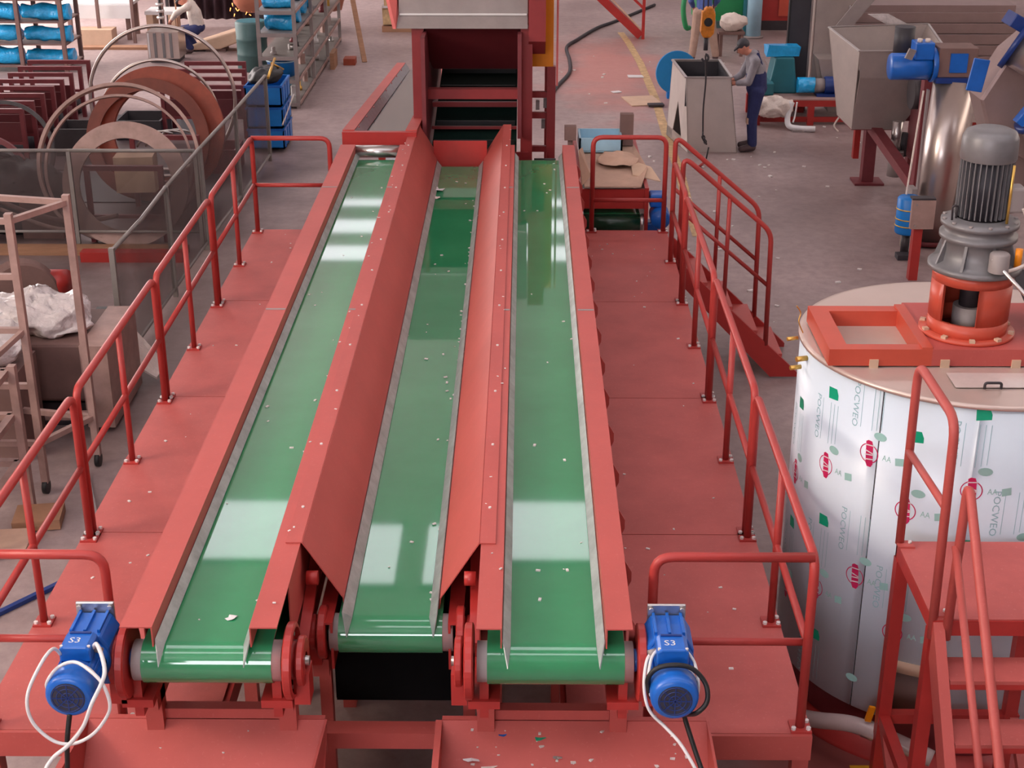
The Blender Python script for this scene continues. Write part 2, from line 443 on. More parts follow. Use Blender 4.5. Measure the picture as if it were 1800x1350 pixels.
# ============================================================ sorting conveyors
ZR = 2.10
Y0, Y1 = 5.42, 13.76
def belt_loop(x0, x1, ya, yb, zc, R, t=.008):
    path = []; k = 40
    for i in range(k + 1):
        a = pi / 2 + pi * i / k
        path.append((ya + cos(a), a, ya, zc))
    out = []; inn = []
    for (yc, aa) in ((ya, pi / 2), (yb, -pi / 2)):
        for i in range(k + 1):
            a = aa + pi * i / k
            out.append((yc + R * cos(a), zc + R * sin(a))); inn.append((yc + (R - t) * cos(a), zc + (R - t) * sin(a)))
    m = len(out); mb = MB(); vs = []
    for (y, z) in out: vs += [(x0, y, z), (x1, y, z)]
    for (y, z) in inn: vs += [(x0, y, z), (x1, y, z)]
    fs = []
    for i in range(m):
        j = (i + 1) % m
        fs += [(2 * i, 2 * i + 1, 2 * j + 1, 2 * j), (2 * m + 2 * j, 2 * m + 2 * j + 1, 2 * m + 2 * i + 1, 2 * m + 2 * i),
               (2 * i, 2 * j, 2 * m + 2 * j, 2 * m + 2 * i), (2 * j + 1, 2 * i + 1, 2 * m + 2 * i + 1, 2 * m + 2 * j + 1)]
    return mb._add(vs, [f[::-1] for f in fs])

def bearing_disc(root, x, yc, zc, s, R=.17):
    """round red flange with a bolted bearing on the outside (s = outward direction)"""
    d = MB().lathe([(.045, 0), (R - .01, 0), (R, .006), (R, .034), (R - .01, .040), (R - .022, .040), (R - .028, .014), (.07, .014), (.045, .014)], (x, yc, zc), (s, 0, 0), 40, smooth=False).build('bearing_flange', REDS, root)
    for i in range(8):
        a = 2 * pi * i / 8 + .2
        MB().cyl((x + s * .012, yc + cos(a) * .115, zc + sin(a) * .115), (x + s * .030, yc + cos(a) * .115, zc + sin(a) * .115), .010, 6, smooth=False).build('bolt', STEEL, d)
    b = MB().lathe([(.0, .075), (.035, .075), (.05, .07), (.058, .05), (.075, .045), (.085, .03), (.085, .012)], (x, yc, zc), (s, 0, 0), 28).build('bearing', REDS, root)
    MB().cyl((x + s * .06, yc, zc), (x + s * .1, yc, zc), .022, 14).build('shaft', STEEL, b)
    MB().lathe([(.05, .05), (R * .62, .05), (R * .66, .056), (R * .66, .078), (R * .6, .084), (.04, .084)], (x, yc, zc), (s, 0, 0), 28, smooth=False).build('cover_disc', REDS, b)
    MB().bx(min(x + s * .03, x + s * .10), max(x + s * .03, x + s * .10), yc - .05, yc + .06, zc - R - .03, zc - .04).build('bearing_foot', REDS, root)

def side_conveyor(name, label, xa, xb, xc, xd, out, first):
    """xa..xb and xc..xd: flat top flanges of the two rails; out = -1/+1 side that faces the walkway"""
    cx = (xb + xc) / 2; yc, zc, R = 5.50, 1.88, .10
    root = thing(name, label, 'conveyor', (cx, 9.6, 0))
    bx0, bx1 = xb - .065, xc + .085
    belt_loop(bx0, bx1, yc, Y1 - .12, zc, R).build('belt', BELT, root)
    MB().cyl((bx0 - .045, yc, zc), (bx1 + .04, yc, zc), R - .009, 40).build('drum', DRUMS, root)
    MB().cyl((bx0 - .045, Y1 - .12, zc), (bx1 + .04, Y1 - .12, zc), R - .009, 40).build('drum', DRUMS, root)
    for (p, q, inner, outer) in ((xa, xb, xb, xa), (xc, xd, xc, xd)):
        sgn = 1 if inner > outer else -1
        r = MB()
        r.bx(p, q, Y0, Y1, ZR - .006, ZR)
        r.bx(min(inner, inner - sgn * .006), max(inner, inner - sgn * .006), Y0, Y1, ZR - .10, ZR - .006)
        r.bx(min(outer, outer + sgn * .006), max(outer, outer + sgn * .006), Y0 + .35, Y1, ZR - .30, ZR - .006)
        rail = r.build('side_rail', RED, root)
        for yj in (9.32, 12.30):
            MB().bx(p + .004, q - .004, yj - .012, yj + .012, ZR, ZR + .0025).build('joint_strip', GREYP, rail)
        # small bolt heads along the flange
        # sloped skirt that seals the belt edge
        k = .034 * sgn; y_t = 5.36
        a0 = V((inner + sgn * .001, 0, ZR - .075)); a1 = V((inner + k, 0, zc + R + .004)); th = V((.004 * sgn, 0, .004))
        prof = [V((a0.x, Y0 + .02, a0.z)), V((a0.x, Y1 - .02, a0.z)), V((a1.x, Y1 - .02, a1.z)), V((a1.x, 5.46, a1.z)), V((a1.x - k * .3, y_t + .005, 1.93))]
        MB().prism(prof, th).build('belt_skirt', SKIRT, root)
    # gussets on the walkway side
    xo = xa if out < 0 else xd
    y = 5.62
    while y < Y1:
        MB().prism([(xo, y, ZR - .06), (xo + out * .045, y, ZR - .14), (xo + out * .045, y, ZR - .19), (xo, y, ZR - .29)], (0, .012, 0)).build('gusset', RED, root)
        y += .515
    bearing_disc(root, bx0 - .06, yc, zc, -1); bearing_disc(root, bx1 + .055, yc, zc, 1)
    # under-frame: lower chords, legs, cross bars
    for x in (xa + .03, xd - .03):
        MB().bx(x - .04, x + .04, 5.62, Y1, 1.52, 1.62).build('lower_beam', RED, root)
        for y in (5.72, 7.8, 9.9, 11.9, 13.6):
            MB().bx(x - .04, x + .04, y - .04, y + .04, 0, 1.80).build('leg', RED, root)
        MB().bx(x - .07, x + .07, 5.45, 5.80, 1.66, 1.70).bx(x - .02, x + .02, 5.47, 5.60, 1.60, 1.80).build('bearing_bracket', REDS, root)
    for y in (5.75, 7.8, 9.9, 11.9):
        MB().bx(xa + .03, xd - .03, y - .03, y + .03, 1.40, 1.46).build('cross_bar', RED, root)
    return root
side_conveyor('belt_conveyor', 'green belt conveyor beside the walkway with the tall grey fence', -1.74, -1.60, -1.18, -1.06, -1, True)
side_conveyor('belt_conveyor', 'green belt conveyor beside the walkway that leads to the short red stair', -0.20, -0.09, 0.36, 0.475, 1, False)

# middle conveyor with sloping guide boards
mid = thing('belt_conveyor', 'lower green belt conveyor between two sloping red guide boards', 'conveyor', (-.63, 9.8, 0))
yc, zc, R = 6.10, 1.64, .10
belt_loop(-.885, -.385, yc, 14.3, zc, R).build('belt', BELT, mid)
MB().cyl((-.93, yc, zc), (-.335, yc, zc), R - .009, 40).build('drum', DRUMS, mid)
MB().cyl((-.93, 14.3, zc), (-.335, 14.3, zc), R - .009, 40).build('drum', DRUMS, mid)
for (xt, xb, s) in ((-1.055, -.872, 1), (-.205, -.395, -1)):
    yn, yf = 6.15, 14.55
    t = V((s * .004, 0, .003))
    MB().prism([(xt, yn, ZR + .004), (xt, yf, ZR + .004), (xb, yf, 1.80), (xb, yn, 1.80)], t).build('guide_board', RED, mid)
    MB().prism([(xb, yn, 1.80), (xb, yf, 1.80), (xb + s * .008, yf, 1.735), (xb + s * .008, yn + .0, 1.735)], (s * .006, 0, 0)).build('board_lip', RED, mid)
    # top flange of the board, riding on the rail of the neighbour
    fl = MB().bx(min(xt, xt - s * .075), max(xt, xt - s * .075), yn, yf, ZR + .001, ZR + .007).build('board_flange', RED, mid)
    MB().prism([(xb + s * .010, 6.02, 1.80), (xb + s * .010, 14.3, 1.80), (xb + s * .05, 14.3, 1.745), (xb + s * .05, 6.06, 1.745), (xb + s * .03, 5.99, 1.68)], (s * .004, 0, .003)).build('belt_skirt', SKIRT, mid)
    y = 6.5
    while y < 14.4:
        MB().cyl((xt - s * .04, y, ZR + .007), (xt - s * .04, y, ZR + .014), .008, 6, smooth=False).build('bolt', CRUMB, fl); y += .72
    xo = xb - s * .05
    MB().bx(min(xo, xo + s * .012), max(xo, xo + s * .012), 6.02, 14.3, 1.48, 1.74).bx(min(xo - s * .06, xo), max(xo - s * .06, xo), 6.02, 14.3, 1.73, 1.74).build('side_plate', REDS, mid)
    # diagonal stay between rail and board
    MB().beam((xt + s * .02, 5.9, 1.70), (xt + s * .03, 6.5, 1.93), .05, .03).build('stay', REDS, mid)
    MB().cyl((xt + s * .02, 6.12, 1.93), (xt + s * .075, 6.12, 1.93), .035, 14).build('pivot', REDS, mid)
bearing_disc(mid, -.945, yc, zc, -1, .13); bearing_disc(mid, -.32, yc, zc, 1, .13)
MB().bx(-.9, -.37, 14.38, 14.40, 1.70, 1.98).build('end_plate', REDS, mid)
for x in (-.99, -.27):
    for y in (6.25, 8.8, 11.4, 14.0): MB().bx(x - .03, x + .03, y - .03, y + .03, 0, 1.5).build('leg', RED, mid)
    MB().bx(x - .04, x + .04, 6.1, 14.3, 1.38, 1.48).build('lower_beam', RED, mid)
# black box added under the belt, its colour stands in for shade
MB().bx(-.95, -.31, 6.3, 14.2, 1.10, 1.12).bx(-.95, -.31, 6.29, 6.31, 1.12, 1.52).build('shade_box', M('shade_black', (9, 8, 9), 0.9, spec=0.1), mid)

# ============================================================ walkways
def walkway(label, xin, xout):
    root = thing('walkway', label, 'walkway', ((xin + xout) / 2, 9.9, 0))
    lo, hi = min(xin, xout), max(xin, xout)
    ys = [5.90, 7.86, 9.89, 11.92, 13.95]
    for i in range(4):
        MB().bx(lo, hi, ys[i] + .004, ys[i + 1] - .004, 1.192, 1.2).build('floor_panel', REDW, root)
    for x in (xout - .03 * (1 if xout > 0 else -1), xin):
        MB().bx(x - .03, x + .03, 5.9, 13.95, 1.07, 1.190).build('edge_beam', REDS, root)
        for y in (6.0, 7.86, 9.89, 11.92, 13.8):
            MB().bx(x - .04, x + .04, y - .04, y + .04, 0, 1.07).build('leg', RED, root)
    for y in ys:
        yy = min(max(y, 5.94), 13.9)
        MB().bx(lo, hi, yy - .035, yy + .035, 1.075, 1.188).build('cross_beam', RED, root)
    MB().bx(lo, hi, 5.88, 5.90, 1.06, 1.2).build('front_plate', RED, root)
    return root
walkway('red steel walkway on the side of the tall grey fence', -1.50, -2.66)
walkway('red steel walkway leading to the short side stair and the white tank', .22, 1.40)
MB().bx(-1.49, .21, 5.90, 6.0, 1.10, 1.19).solo('cross_beam', RED, 'red steel beam joining the near ends of both walkways under the conveyors', 'beam')

RR = .0235
def foot(root, x, y, dx, dy):
    p = MB().bx(x - .05, x + .05, y - .05, y + .05, 1.2, 1.212).build('foot_plate', REDD, root)
    for (a, b) in ((-.036, -.03), (.036, -.03), (.036, .03)):
        MB().cyl((x + a, y + b, 1.212), (x + a, y + b, 1.226), .012, 6, smooth=False).build('bolt', CRUMB, p)

def guard(label, p, q, mids=(), zt=2.14, zm=1.68, group='guard railings of the walkways', endpost=True):
    p = V(p); q = V(q)
    root = thing('guard_railing', label, 'railing', ((p.x + q.x) / 2, (p.y + q.y) / 2, 1.2), group)
    loop = fillet([(p.x, p.y, 1.205), (p.x, p.y, zt), (q.x, q.y, zt), (q.x, q.y, 1.205)] if endpost else [(p.x, p.y, 1.205), (p.x, p.y, zt), (q.x, q.y, zt)], .09)
    MB().tube(loop, RR, 10).build('top_rail', REDD, root)
    MB().tube([(p.x, p.y, zm), (q.x, q.y, zm)], RR * .85, 10).build('mid_rail', REDD, root)
    for t in mids:
        m = p.lerp(q, t)
        MB().tube([(m.x, m.y, 1.205), (m.x, m.y, zt - .01)], RR * .9, 10).build('post', REDD, root); foot(root, m.x, m.y, 0, 0)
    foot(root, p.x, p.y, 0, 0)
    if endpost: foot(root, q.x, q.y, 0, 0)
    return root
XLr, XRr = -2.605, 1.35
ords = ['first', 'second', 'third', 'fourth']
ysec = [(5.93, 7.78), (7.85, 9.80), (9.87, 11.79), (11.86, 13.86)]
for i, (a, b) in enumerate(ysec):
    guard('red tube railing section by the grey fence, %s of four counted from the blue motor' % ords[i], (XLr, a, 0), (XLr, b, 0), (.5,))
guard('short red railing across the far end of the walkway by the grey fence', (-1.86, 13.84, 0), (XLr, 13.84, 0), endpost=False)
guard('short red railing with rounded corner right behind the blue motor with looped white cable', (-1.95, 5.97, 0), (XLr, 5.97, 0), endpost=False)
for i, (a, b) in enumerate([(5.95, 7.82), (7.89, 9.85), (9.92, 11.88), (11.95, 12.98)]):
    guard('red tube railing section by the white tank, %s of four counted from the near end' % ords[i], (XRr, a, 0), (XRr, b, 0), (.5,) if i < 3 else ())
guard('short red railing across the near walkway end beside the motor with black cable', (.61, 5.97, 0), (XRr, 5.97, 0), endpost=False)
guard('red railing hoop across the far walkway end in front of the cardboard', (.66, 13.9, 0), (1.36, 13.9, 0), zm=1.52)

# side stair (goes down sideways from the far end of the walkway)
st = thing('side_stair', 'short red stair with two handrails running down from the walkway end', 'stair', (1.95, 13.45, 0))
for yy in (13.06, 13.82):
    MB().prism([(1.42, yy, 1.20), (1.42, yy, 1.0), (2.36, yy, .02), (2.62, yy, .02), (2.62, yy, .06)], (0, .045, 0)).build('stringer', REDS, st)
    a = V((1.44, yy + .02, 1.1)); b = V((2.30, yy + .02, .34))
    MB().tube(fillet([a, (1.44, yy + .02, 2.17), (2.28, yy + .02, 1.46), b], .10), RR, 10).build('handrail', REDD, st)
    MB().tube([(1.44, yy + .02, 1.66), (2.29, yy + .02, .93)], RR * .8, 8).build('mid_rail', REDD, st)
    MB().tube([(1.88, yy + .02, .76), (1.88, yy + .02, 1.80)], RR * .85, 8).build('post', REDD, st)
for i in range(4):
    z = 1.2 - .24 * (i + 1); x = 1.45 + .25 * i
    MB().bx(x, x + .27, 13.10, 13.82, z - .03, z).build('tread', RED, st)

# ============================================================ gear motors
def letters(txt, size):
    cu = bpy.data.curves.new('t', 'FONT'); cu.body = txt; cu.size = size; cu.align_x = 'LEFT'; cu.resolution_u = 2
    ob = bpy.data.objects.new('t', cu); COL.objects.link(ob)
    dg = bpy.context.evaluated_depsgraph_get(); dg.update()
    me = bpy.data.meshes.new_from_object(ob.evaluated_get(dg))
    vs = [v.co.copy() for v in me.vertices]; fs = [tuple(p.vertices) for p in me.polygons]
    bpy.data.objects.remove(ob); bpy.data.meshes.remove(me)
    return vs, fs
def gearmotor(label, X, s):
    root = thing('gear_motor', label, 'motor', (X, 5.35, 1.80), 'blue gear motors of the conveyors')
    z = 1.945
    MB().lathe([(0, .0), (.062, .0), (.085, .002), (.097, .012), (.102, .03), (.102, .11), (.096, .115), (.096, .112)], (X, 5.12, z), (0, 1, 0), 32).build('fan_cowl', BLUE, root)
    g = MB().cyl((X, 5.119, z), (X, 5.117, z), .072, 28).build('fan_grille', GREYFACE, root)
    for k in range(3): MB().hoop((X, 5.1165, z), (0, 1, 0), .026 + .02 * k, .0022, 24, 5).build('grille_ring', DBLUE, g)
    for k in range(8):
        a = k * pi / 4
        MB().beam((X, 5.116, z), (X + cos(a) * .07, 5.116, z + sin(a) * .07), .004, .003, (0, 1, 0)).build('grille_bar', DBLUE, g)
    body = MB().cyl((X, 5.22, z), (X, 5.40, z), .088, 28).build('motor_body', BLUE, root)
    for k in range(22):
        a = 2 * pi * k / 22
        if abs(a - pi / 2) < .55: continue
        d = V((cos(a), 0, sin(a)))
        MB().beam(V((X, 5.235, z)) + d * .092, V((X, 5.375, z)) + d * .092, .012, .005, tuple(V((-sin(a), 0, cos(a))))).build('fin', BLUE, body)
    gb = MB().lathe([(.098, 0), (.11, .01), (.11, .03), (.09, .04)], (X, 5.375, z), (0, 1, 0), 28).build('motor_flange', BLUE, root)
    hs = MB()
    hs.prism([(X - .095, 5.40, z - .13), (X + .095, 5.40, z - .13), (X + .105, 5.40, z - .05), (X + .105, 5.40, z + .06), (X + .07, 5.40, z + .12), (X - .07, 5.40, z + .12), (X - .105, 5.40, z + .06), (X - .105, 5.40, z - .05)], (0, .20, 0))
    gbx = hs.build('gearbox', BLUE, root, bevel=.012)
    for xx in (-.06, 0, .06): MB().bx(X + xx - .006, X + xx + .006, 5.43, 5.59, z + .118, z + .134).build('rib', BLUE, gbx)
    for xx in (-.075, .075):
        MB().cyl((X + xx, 5.40, z + .04), (X + xx, 5.39, z + .04), .009, 6).build('bolt', STEEL, gbx)
    MB().cyl((X - s * .10, 5.50, z - .05), (X - s * .17, 5.50, z - .06), .05, 20).build('output_hub', BLUE, root)
    pl = MB().bx(X - .085, X + .085, 5.60, 5.615, z + .02, z + .165).build('end_plate', STEEL, root, bevel=.004)
    for xx in (-.068, .068): MB().cyl((X + xx, 5.60, z + .145), (X + xx, 5.585, z + .145), .011, 8).build('bolt', STEEL, pl)
    tb = MB().prism([(X - .068, 5.27, z + .075), (X + .068, 5.27, z + .075), (X + .068, 5.27, z + .135), (X + .05, 5.27, z + .15), (X - .05, 5.27, z + .15), (X - .068, 5.27, z + .135)], (0, .125, 0)).build('terminal_box', BLUE, root, bevel=.008)
    vs, fs = letters('S3', .055); mb = MB(); mb._add([(X - .036 + v.x, 5.305 + v.y, z + .1515) for v in vs], fs); mb.build('badge', WHITE, tb)
    MB().bx(X - .045, X + .045, 5.372, 5.384, z + .149, z + .156).build('lid_ridge', DBLUE, tb)
    for xx in (-.058, .058): MB().cyl((X + xx, 5.285, z + .14), (X + xx, 5.285, z + .149), .007, 8).build('screw', CRUMB, tb)
    MB().cyl((X - s * .066, 5.33, z + .105), (X - s * .10, 5.32, z + .10), .014, 12).build('cable_gland', GREYP, tb)
    MB().hoop((X, 5.228, z), (0, 1, 0), .1035, .0025, 32, 6).build('cowl_seam', CRUMB, root)
    return root
gearmotor('blue gear motor with looped white cable beside the fence-side belt drum', -1.895, -1)
gearmotor('blue gear motor with a black and white cable beside the near walkway end', .635, 1)

# cables of the motors
MB().tube(spline([(-1.955, 5.27, 2.06), (-1.965, 5.22, 2.12), (-1.994, 5.14, 2.10), (-2.038, 5.06, 2.0), (-2.028, 5.04, 1.887), (-1.954, 5.03, 1.80), (-1.873, 5.03, 1.78), (-1.785, 5.03, 1.824), (-1.72, 5.04, 1.902), (-1.699, 5.05, 1.966), (-1.723, 5.07, 2.045), (-1.772, 5.10, 2.085), (-1.857, 5.16, 2.095), (-1.931, 5.16, 2.07), (-1.985, 5.15, 2.0), (-1.99, 5.18, 1.93)]), .0075, 8).solo('power_cable', CABLE, 'white cable hanging in a big loop around the fence-side blue motor', 'cable')
MB().tube(spline([(-1.83, 5.32, 2.06), (-1.80, 5.28, 2.105), (-1.757, 5.20, 2.10), (-1.727, 5.12, 2.075), (-1.731, 5.06, 2.05), (-1.764, 5.02, 1.987), (-1.805, 5.0, 1.889), (-1.875, 5.0, 1.798), (-1.947, 4.98, 1.738), (-1.98, 4.95, 1.66), (-2.0, 4.9, 1.4)]), .009, 8).solo('power_cable', CABLE, 'thicker white cable running from the terminal box down past the looped cable', 'cable')
MB().tube(spline([(-1.90, 5.13, 1.86), (-1.915, 5.10, 1.75), (-1.93, 5.1, 1.62), (-1.95, 5.1, 1.45), (-1.96, 5.1, 1.2)]), .011, 8).solo('power_cable', BLACK, 'black cable hanging straight down below the fence-side blue motor', 'cable')
MB().tube(spline([(.545, 5.20, 1.90), (.525, 5.20, 1.99), (.56, 5.20, 2.05), (.635, 5.20, 2.068), (.71, 5.20, 2.05), (.765, 5.18, 1.99), (.77, 5.14, 1.93), (.73, 5.13, 1.88), (.70, 5.2, 1.82), (.70, 5.3, 1.74), (.74, 5.25, 1.62), (.80, 5.15, 1.46), (.83, 5.08, 1.3), (.83, 5.0, 1.1)]), .011, 8).solo('power_cable', BLACK, 'black cable looped over the motor by the near walkway end', 'cable')
MB().tube(spline([(.57, 5.34, 2.05), (.53, 5.30, 2.03), (.512, 5.22, 1.97), (.52, 5.18, 1.90), (.545, 5.16, 1.85), (.60, 5.14, 1.80), (.66, 5.08, 1.76), (.72, 5.02, 1.68), (.78, 4.98, 1.56), (.81, 4.95, 1.42), (.80, 4.92, 1.2)]), .0075, 8).solo('power_cable', CABLE, 'white cable dropping from the motor by the near walkway end', 'cable')
MB().tube(spline([(.575, 5.33, 2.06), (.545, 5.29, 2.035), (.53, 5.22, 1.98), (.54, 5.19, 1.92)]), .0075, 8).solo('power_cable', CABLE, 'short white cable bend on the flank of the motor by the near walkway', 'cable')
MB().tube(spline([(.70, 5.33, 2.05), (.73, 5.28, 2.02), (.742, 5.22, 1.96), (.735, 5.2, 1.9)]), .0065, 8).solo('power_cable', CABLE, 'short white cable bend between the motor and the red railing', 'cable')

# ============================================================ discharge chutes under the drums
def chute(label, x0, x1, flare):
    root = thing('discharge_chute', label, 'chute', ((x0 + x1) / 2, 5.3, 0), 'red discharge chutes')
    yb, zb = 5.72, 1.40
    MB().prism([(x0, yb, zb), (x1, yb, zb), (x1, 4.95, .62), (x0, 4.95, .62)], (0, -.004, .005)).build('slide_plate', RED, root)
    MB().prism([(x0, yb, zb + .004), (x0 - flare, 4.75, zb + .004), (x0 - flare, 4.75, .45), (x0, 4.95, .55)], (-.03, 0, 0)).build('side_wall', RED, root)
    MB().prism([(x1, yb, zb + .004), (x1 - flare * .6, 4.75, zb + .004), (x1 - flare * .6, 4.75, .45), (x1, 4.95, .55)], (.012, 0, 0)).build('side_wall', RED, root)
    MB().bx(x0, x1, yb, yb + .03, zb - .2, zb + .006).build('back_flange', RED, root)
    for x in (x0 + .06, x1 - .06):
        MB().bx(x - .03, x + .03, 5.72, 5.78, 0, 1.2).build('leg', RED, root)
    return root
chute('red sheet metal chute under the fence-side belt drum', -2.03, -.925, .06)
chute('red sheet metal chute with plastic scraps under the belt drum by the tank', -.375, .86, .0)
# ============================================================ white tank with mixer
TC = V((2.65, 8.18, 0)); TR = .99; ZT = 2.355; ZB = .26
tank = thing('mixing_tank', 'large round tank in printed white protective film with a mixer on top', 'tank', (TC.x, TC.y, 0))
def arc_wall(a0, a1, z0, z1, r, t=.006, n=48):
    mb = MB(); vs = []
    for i in range(n + 1):
        a = a0 + (a1 - a0) * i / n
        for (rr, z) in ((r, z0), (r, z1), (r - t, z1), (r - t, z0)):
            vs.append((TC.x + rr * cos(a), TC.y + rr * sin(a), z))
    fs = []
    for i in range(n):
        for k in range(4):
            fs.append((4 * i + k, 4 * i + 4 + k, 4 * i + 4 + (k + 1) % 4, 4 * i + (k + 1) % 4))
    fs += [(3, 2, 1, 0), (4 * n, 4 * n + 1, 4 * n + 2, 4 * n + 3)]
    mb._add(vs, fs, False)
    mb.sm = [True if i < 4 * n and i % 4 in (0, 2) else False for i in range(len(fs))]
    return mb
ASEAM = radians(227.5)
arc_wall(radians(60), ASEAM - .004, ZB, ZT, TR).build('shell_sheet', FILMW, tank)
# second sheet has a discharge opening at the foot
DO0, DO1 = radians(238), radians(258)
sh = arc_wall(ASEAM + .004, DO0, ZB, ZT, TR); 
b = arc_wall(DO0, DO1, .68, ZT, TR, n=12); sh.v, sh.f, sh.sm = sh.v + b.v, sh.f + [tuple(i + len(sh.v) for i in f) for f in b.f], sh.sm + b.sm
b = arc_wall(DO1, radians(420), ZB, ZT, TR); sh.f, sh.sm, sh.v = sh.f + [tuple(i + len(sh.v) for i in f) for f in b.f], sh.sm + b.sm, sh.v + b.v
sh.build('shell_sheet', FILMW, tank)
arc_wall(ASEAM - .006, ASEAM + .006, ZB, ZT - .003, TR - .004).build('seam', BLACK, tank)
arc_wall(DO0, DO1, .60, .68, TR + .004, n=12).build('opening_lintel', TANB, tank)
arc_wall(DO0, DO1, ZB, .60, TR - .08, n=12).build('opening_back', BROWN, tank)
MB().lathe([(TR - .05, .05), (TR - .05, .26)], TC, (0, 0, 1), 64).build('base_skirt', MAROON, tank)
MB().lathe([(0, .04), (TR + .10, .04), (TR + .10, 0)], TC, (0, 0, 1), 64).build('base_plate', REDS, tank)
MB().lathe([(0, ZT + .012), (TR - .01, ZT + .004), (TR + .012, ZT + .002), (TR + .014, ZT - .02), (TR + .002, ZT - .024)], TC, (0, 0, 1), 80).build('lid', LID, tank)
MB().bx(2.36, 2.9, 7.42, 7.62, ZT + .013, ZT + .016).build('lid_cover', M('lid_bright', (226, 216, 210), .35, metal=.3), tank)
MB().tube(fillet([(2.51, 7.40, ZT + .015), (2.51, 7.40, ZT + .05), (2.60, 7.40, ZT + .05), (2.60, 7.40, ZT + .015)], .015), .008, 8).build('lid_handle', DARK, tank)
# brackets on the rim at the open side
for k, z in ((0, 2.28), (1, 2.20), (2, 2.36)):
    MB().cyl((1.665 - .02 * k, 8.05 + .06 * k, z), (1.60 - .02 * k, 8.03 + .06 * k, z), .016 - .002 * k, 10).build('rim_clamp', BRASS, tank)
MB().tube(spline([(1.66, 8.2, 2.38), (1.63, 8.2, 2.45), (1.64, 8.22, 2.5), (1.61, 8.2, 2.55)]), .004, 6).build('rim_wire', BRASS, tank)

def wrap(mb, off=.0012):
    """mesh drawn flat in (u along the wall, w=height) -> onto the tank wall"""
    for i, v in enumerate(mb.v):
        a = v.x / TR
        r = TR + off + v.y
        mb.v[i] = V((TC.x + r * cos(a), TC.y + r * sin(a), v.z))
    return mb
def print_block(a_deg, zc_, flag=True, text=True):
    """one repeat of the film print; zc_ = height of the green flag"""
    u0 = radians(a_deg) * TR; ztop = zc_ + .035
    if flag:
        mb = MB(); mb._add([(u0 - .04, 0, ztop), (u0 + .03, 0, ztop + .005), (u0 + .045, 0, ztop - .03), (u0 + .045, 0, ztop - .06), (u0 - .035, 0, ztop - .07)], [(4, 3, 2, 1, 0)])
        wrap(mb).build('print_flag', MARKG, tank)
    if text:
        vs, fs = letters('POCWEO', .056)
        mb = MB(); mb._add([(u0 - .145 + v.y, 0, ztop - .08 - v.x * 1.15) for v in vs], fs); wrap(mb).build('print_lettering', MARKT, tank)
        for (du, l) in ((-.085, .26), (-.01, .26), (.02, .25), (.05, .24)):
            ln = MB(); ln._add([(u0 + du, 0, ztop - .09), (u0 + du + .003, 0, ztop - .09), (u0 + du + .003, 0, ztop - .09 - l), (u0 + du, 0, ztop - .09 - l)], [(3, 2, 1, 0)])
            wrap(ln).build('print_rule', MARKT, tank)
    if ztop - .37 < ZB + .05: return
    mb = MB(); k = 14
    mb._add([(u0 + .05 + .04 * cos(2 * pi * i / k), 0, ztop - .37 + .025 * sin(2 * pi * i / k)) for i in range(k)], [tuple(range(k))]); wrap(mb).build('print_stamp', MARKP, tank)
    cx, cz = u0 - .01, zc_ - .455
    if cz < ZB + .09: return
    mb = MB(); k = 28; vs = []
    for i in range(k):
        a = 2 * pi * i / k
        vs += [(cx + .060 * cos(a), 0, cz + .060 * sin(a)), (cx + .054 * cos(a), 0, cz + .054 * sin(a))]
    mb._add(vs, [(2 * i, 2 * ((i + 1) % k), 2 * ((i + 1) % k) + 1, 2 * i + 1) for i in range(k)])
    e = wrap(mb).build('print_emblem', MARKR, tank)
    mb = MB()
    mb._add([(cx - .024, 0, cz + .07), (cx - .01, 0, cz + .08), (cx + .014, 0, cz + .078), (cx + .022, 0, cz + .055), (cx + .030, 0, cz - .06), (cx + .018, 0, cz - .08), (cx - .006, 0, cz - .08), (cx - .016, 0, cz - .06)], [tuple(range(8))])
    wrap(mb, .0016).build('emblem_bar', MARKR, e)
    for (h, s) in ((.045, .005), (.012, -.012), (-.016, .01), (-.045, .012)):
        mb = MB(); mb._add([(cx - .026, 0, cz + h), (cx + .03, 0, cz + h + s), (cx + .03, 0, cz + h + s + .007), (cx - .026, 0, cz + h + .007)], [(0, 1, 2, 3)])
        wrap(mb, .0021).build('emblem_stripe', WHITE, e)
    mb = MB(); mb._add([(cx + .16, 0, cz + .02), (cx + .21, 0, cz + .03), (cx + .215, 0, cz - .015), (cx + .165, 0, cz - .025)], [(0, 1, 2, 3)]); wrap(mb).build('print_square', MARKP, tank)
    vs, fs = letters('AA', .05)
    mb = MB(); mb._add([(cx + .085 + v.x * .8, 0, cz - .015 + v.y) for v in vs], fs); wrap(mb).build('print_letters', MARKP, tank)
for (a, z, fl, tx) in ((207, 2.19, 1, 1), (208, 1.38, 1, 1), (209, .60, 1, 1), (185.5, 1.97, 1, 1), (186, 1.17, 1, 1), (239.5, 2.11, 1, 0), (240, 1.31, 0, 1), (259, 2.30, 1, 1), (260, 1.50, 1, 1), (274, 1.9, 0, 1)):
    print_block(a, z, fl, tx)
print_block(225, 2.39, False, True); print_block(224.5, 1.59, False, True); print_block(224, .79, False, False)

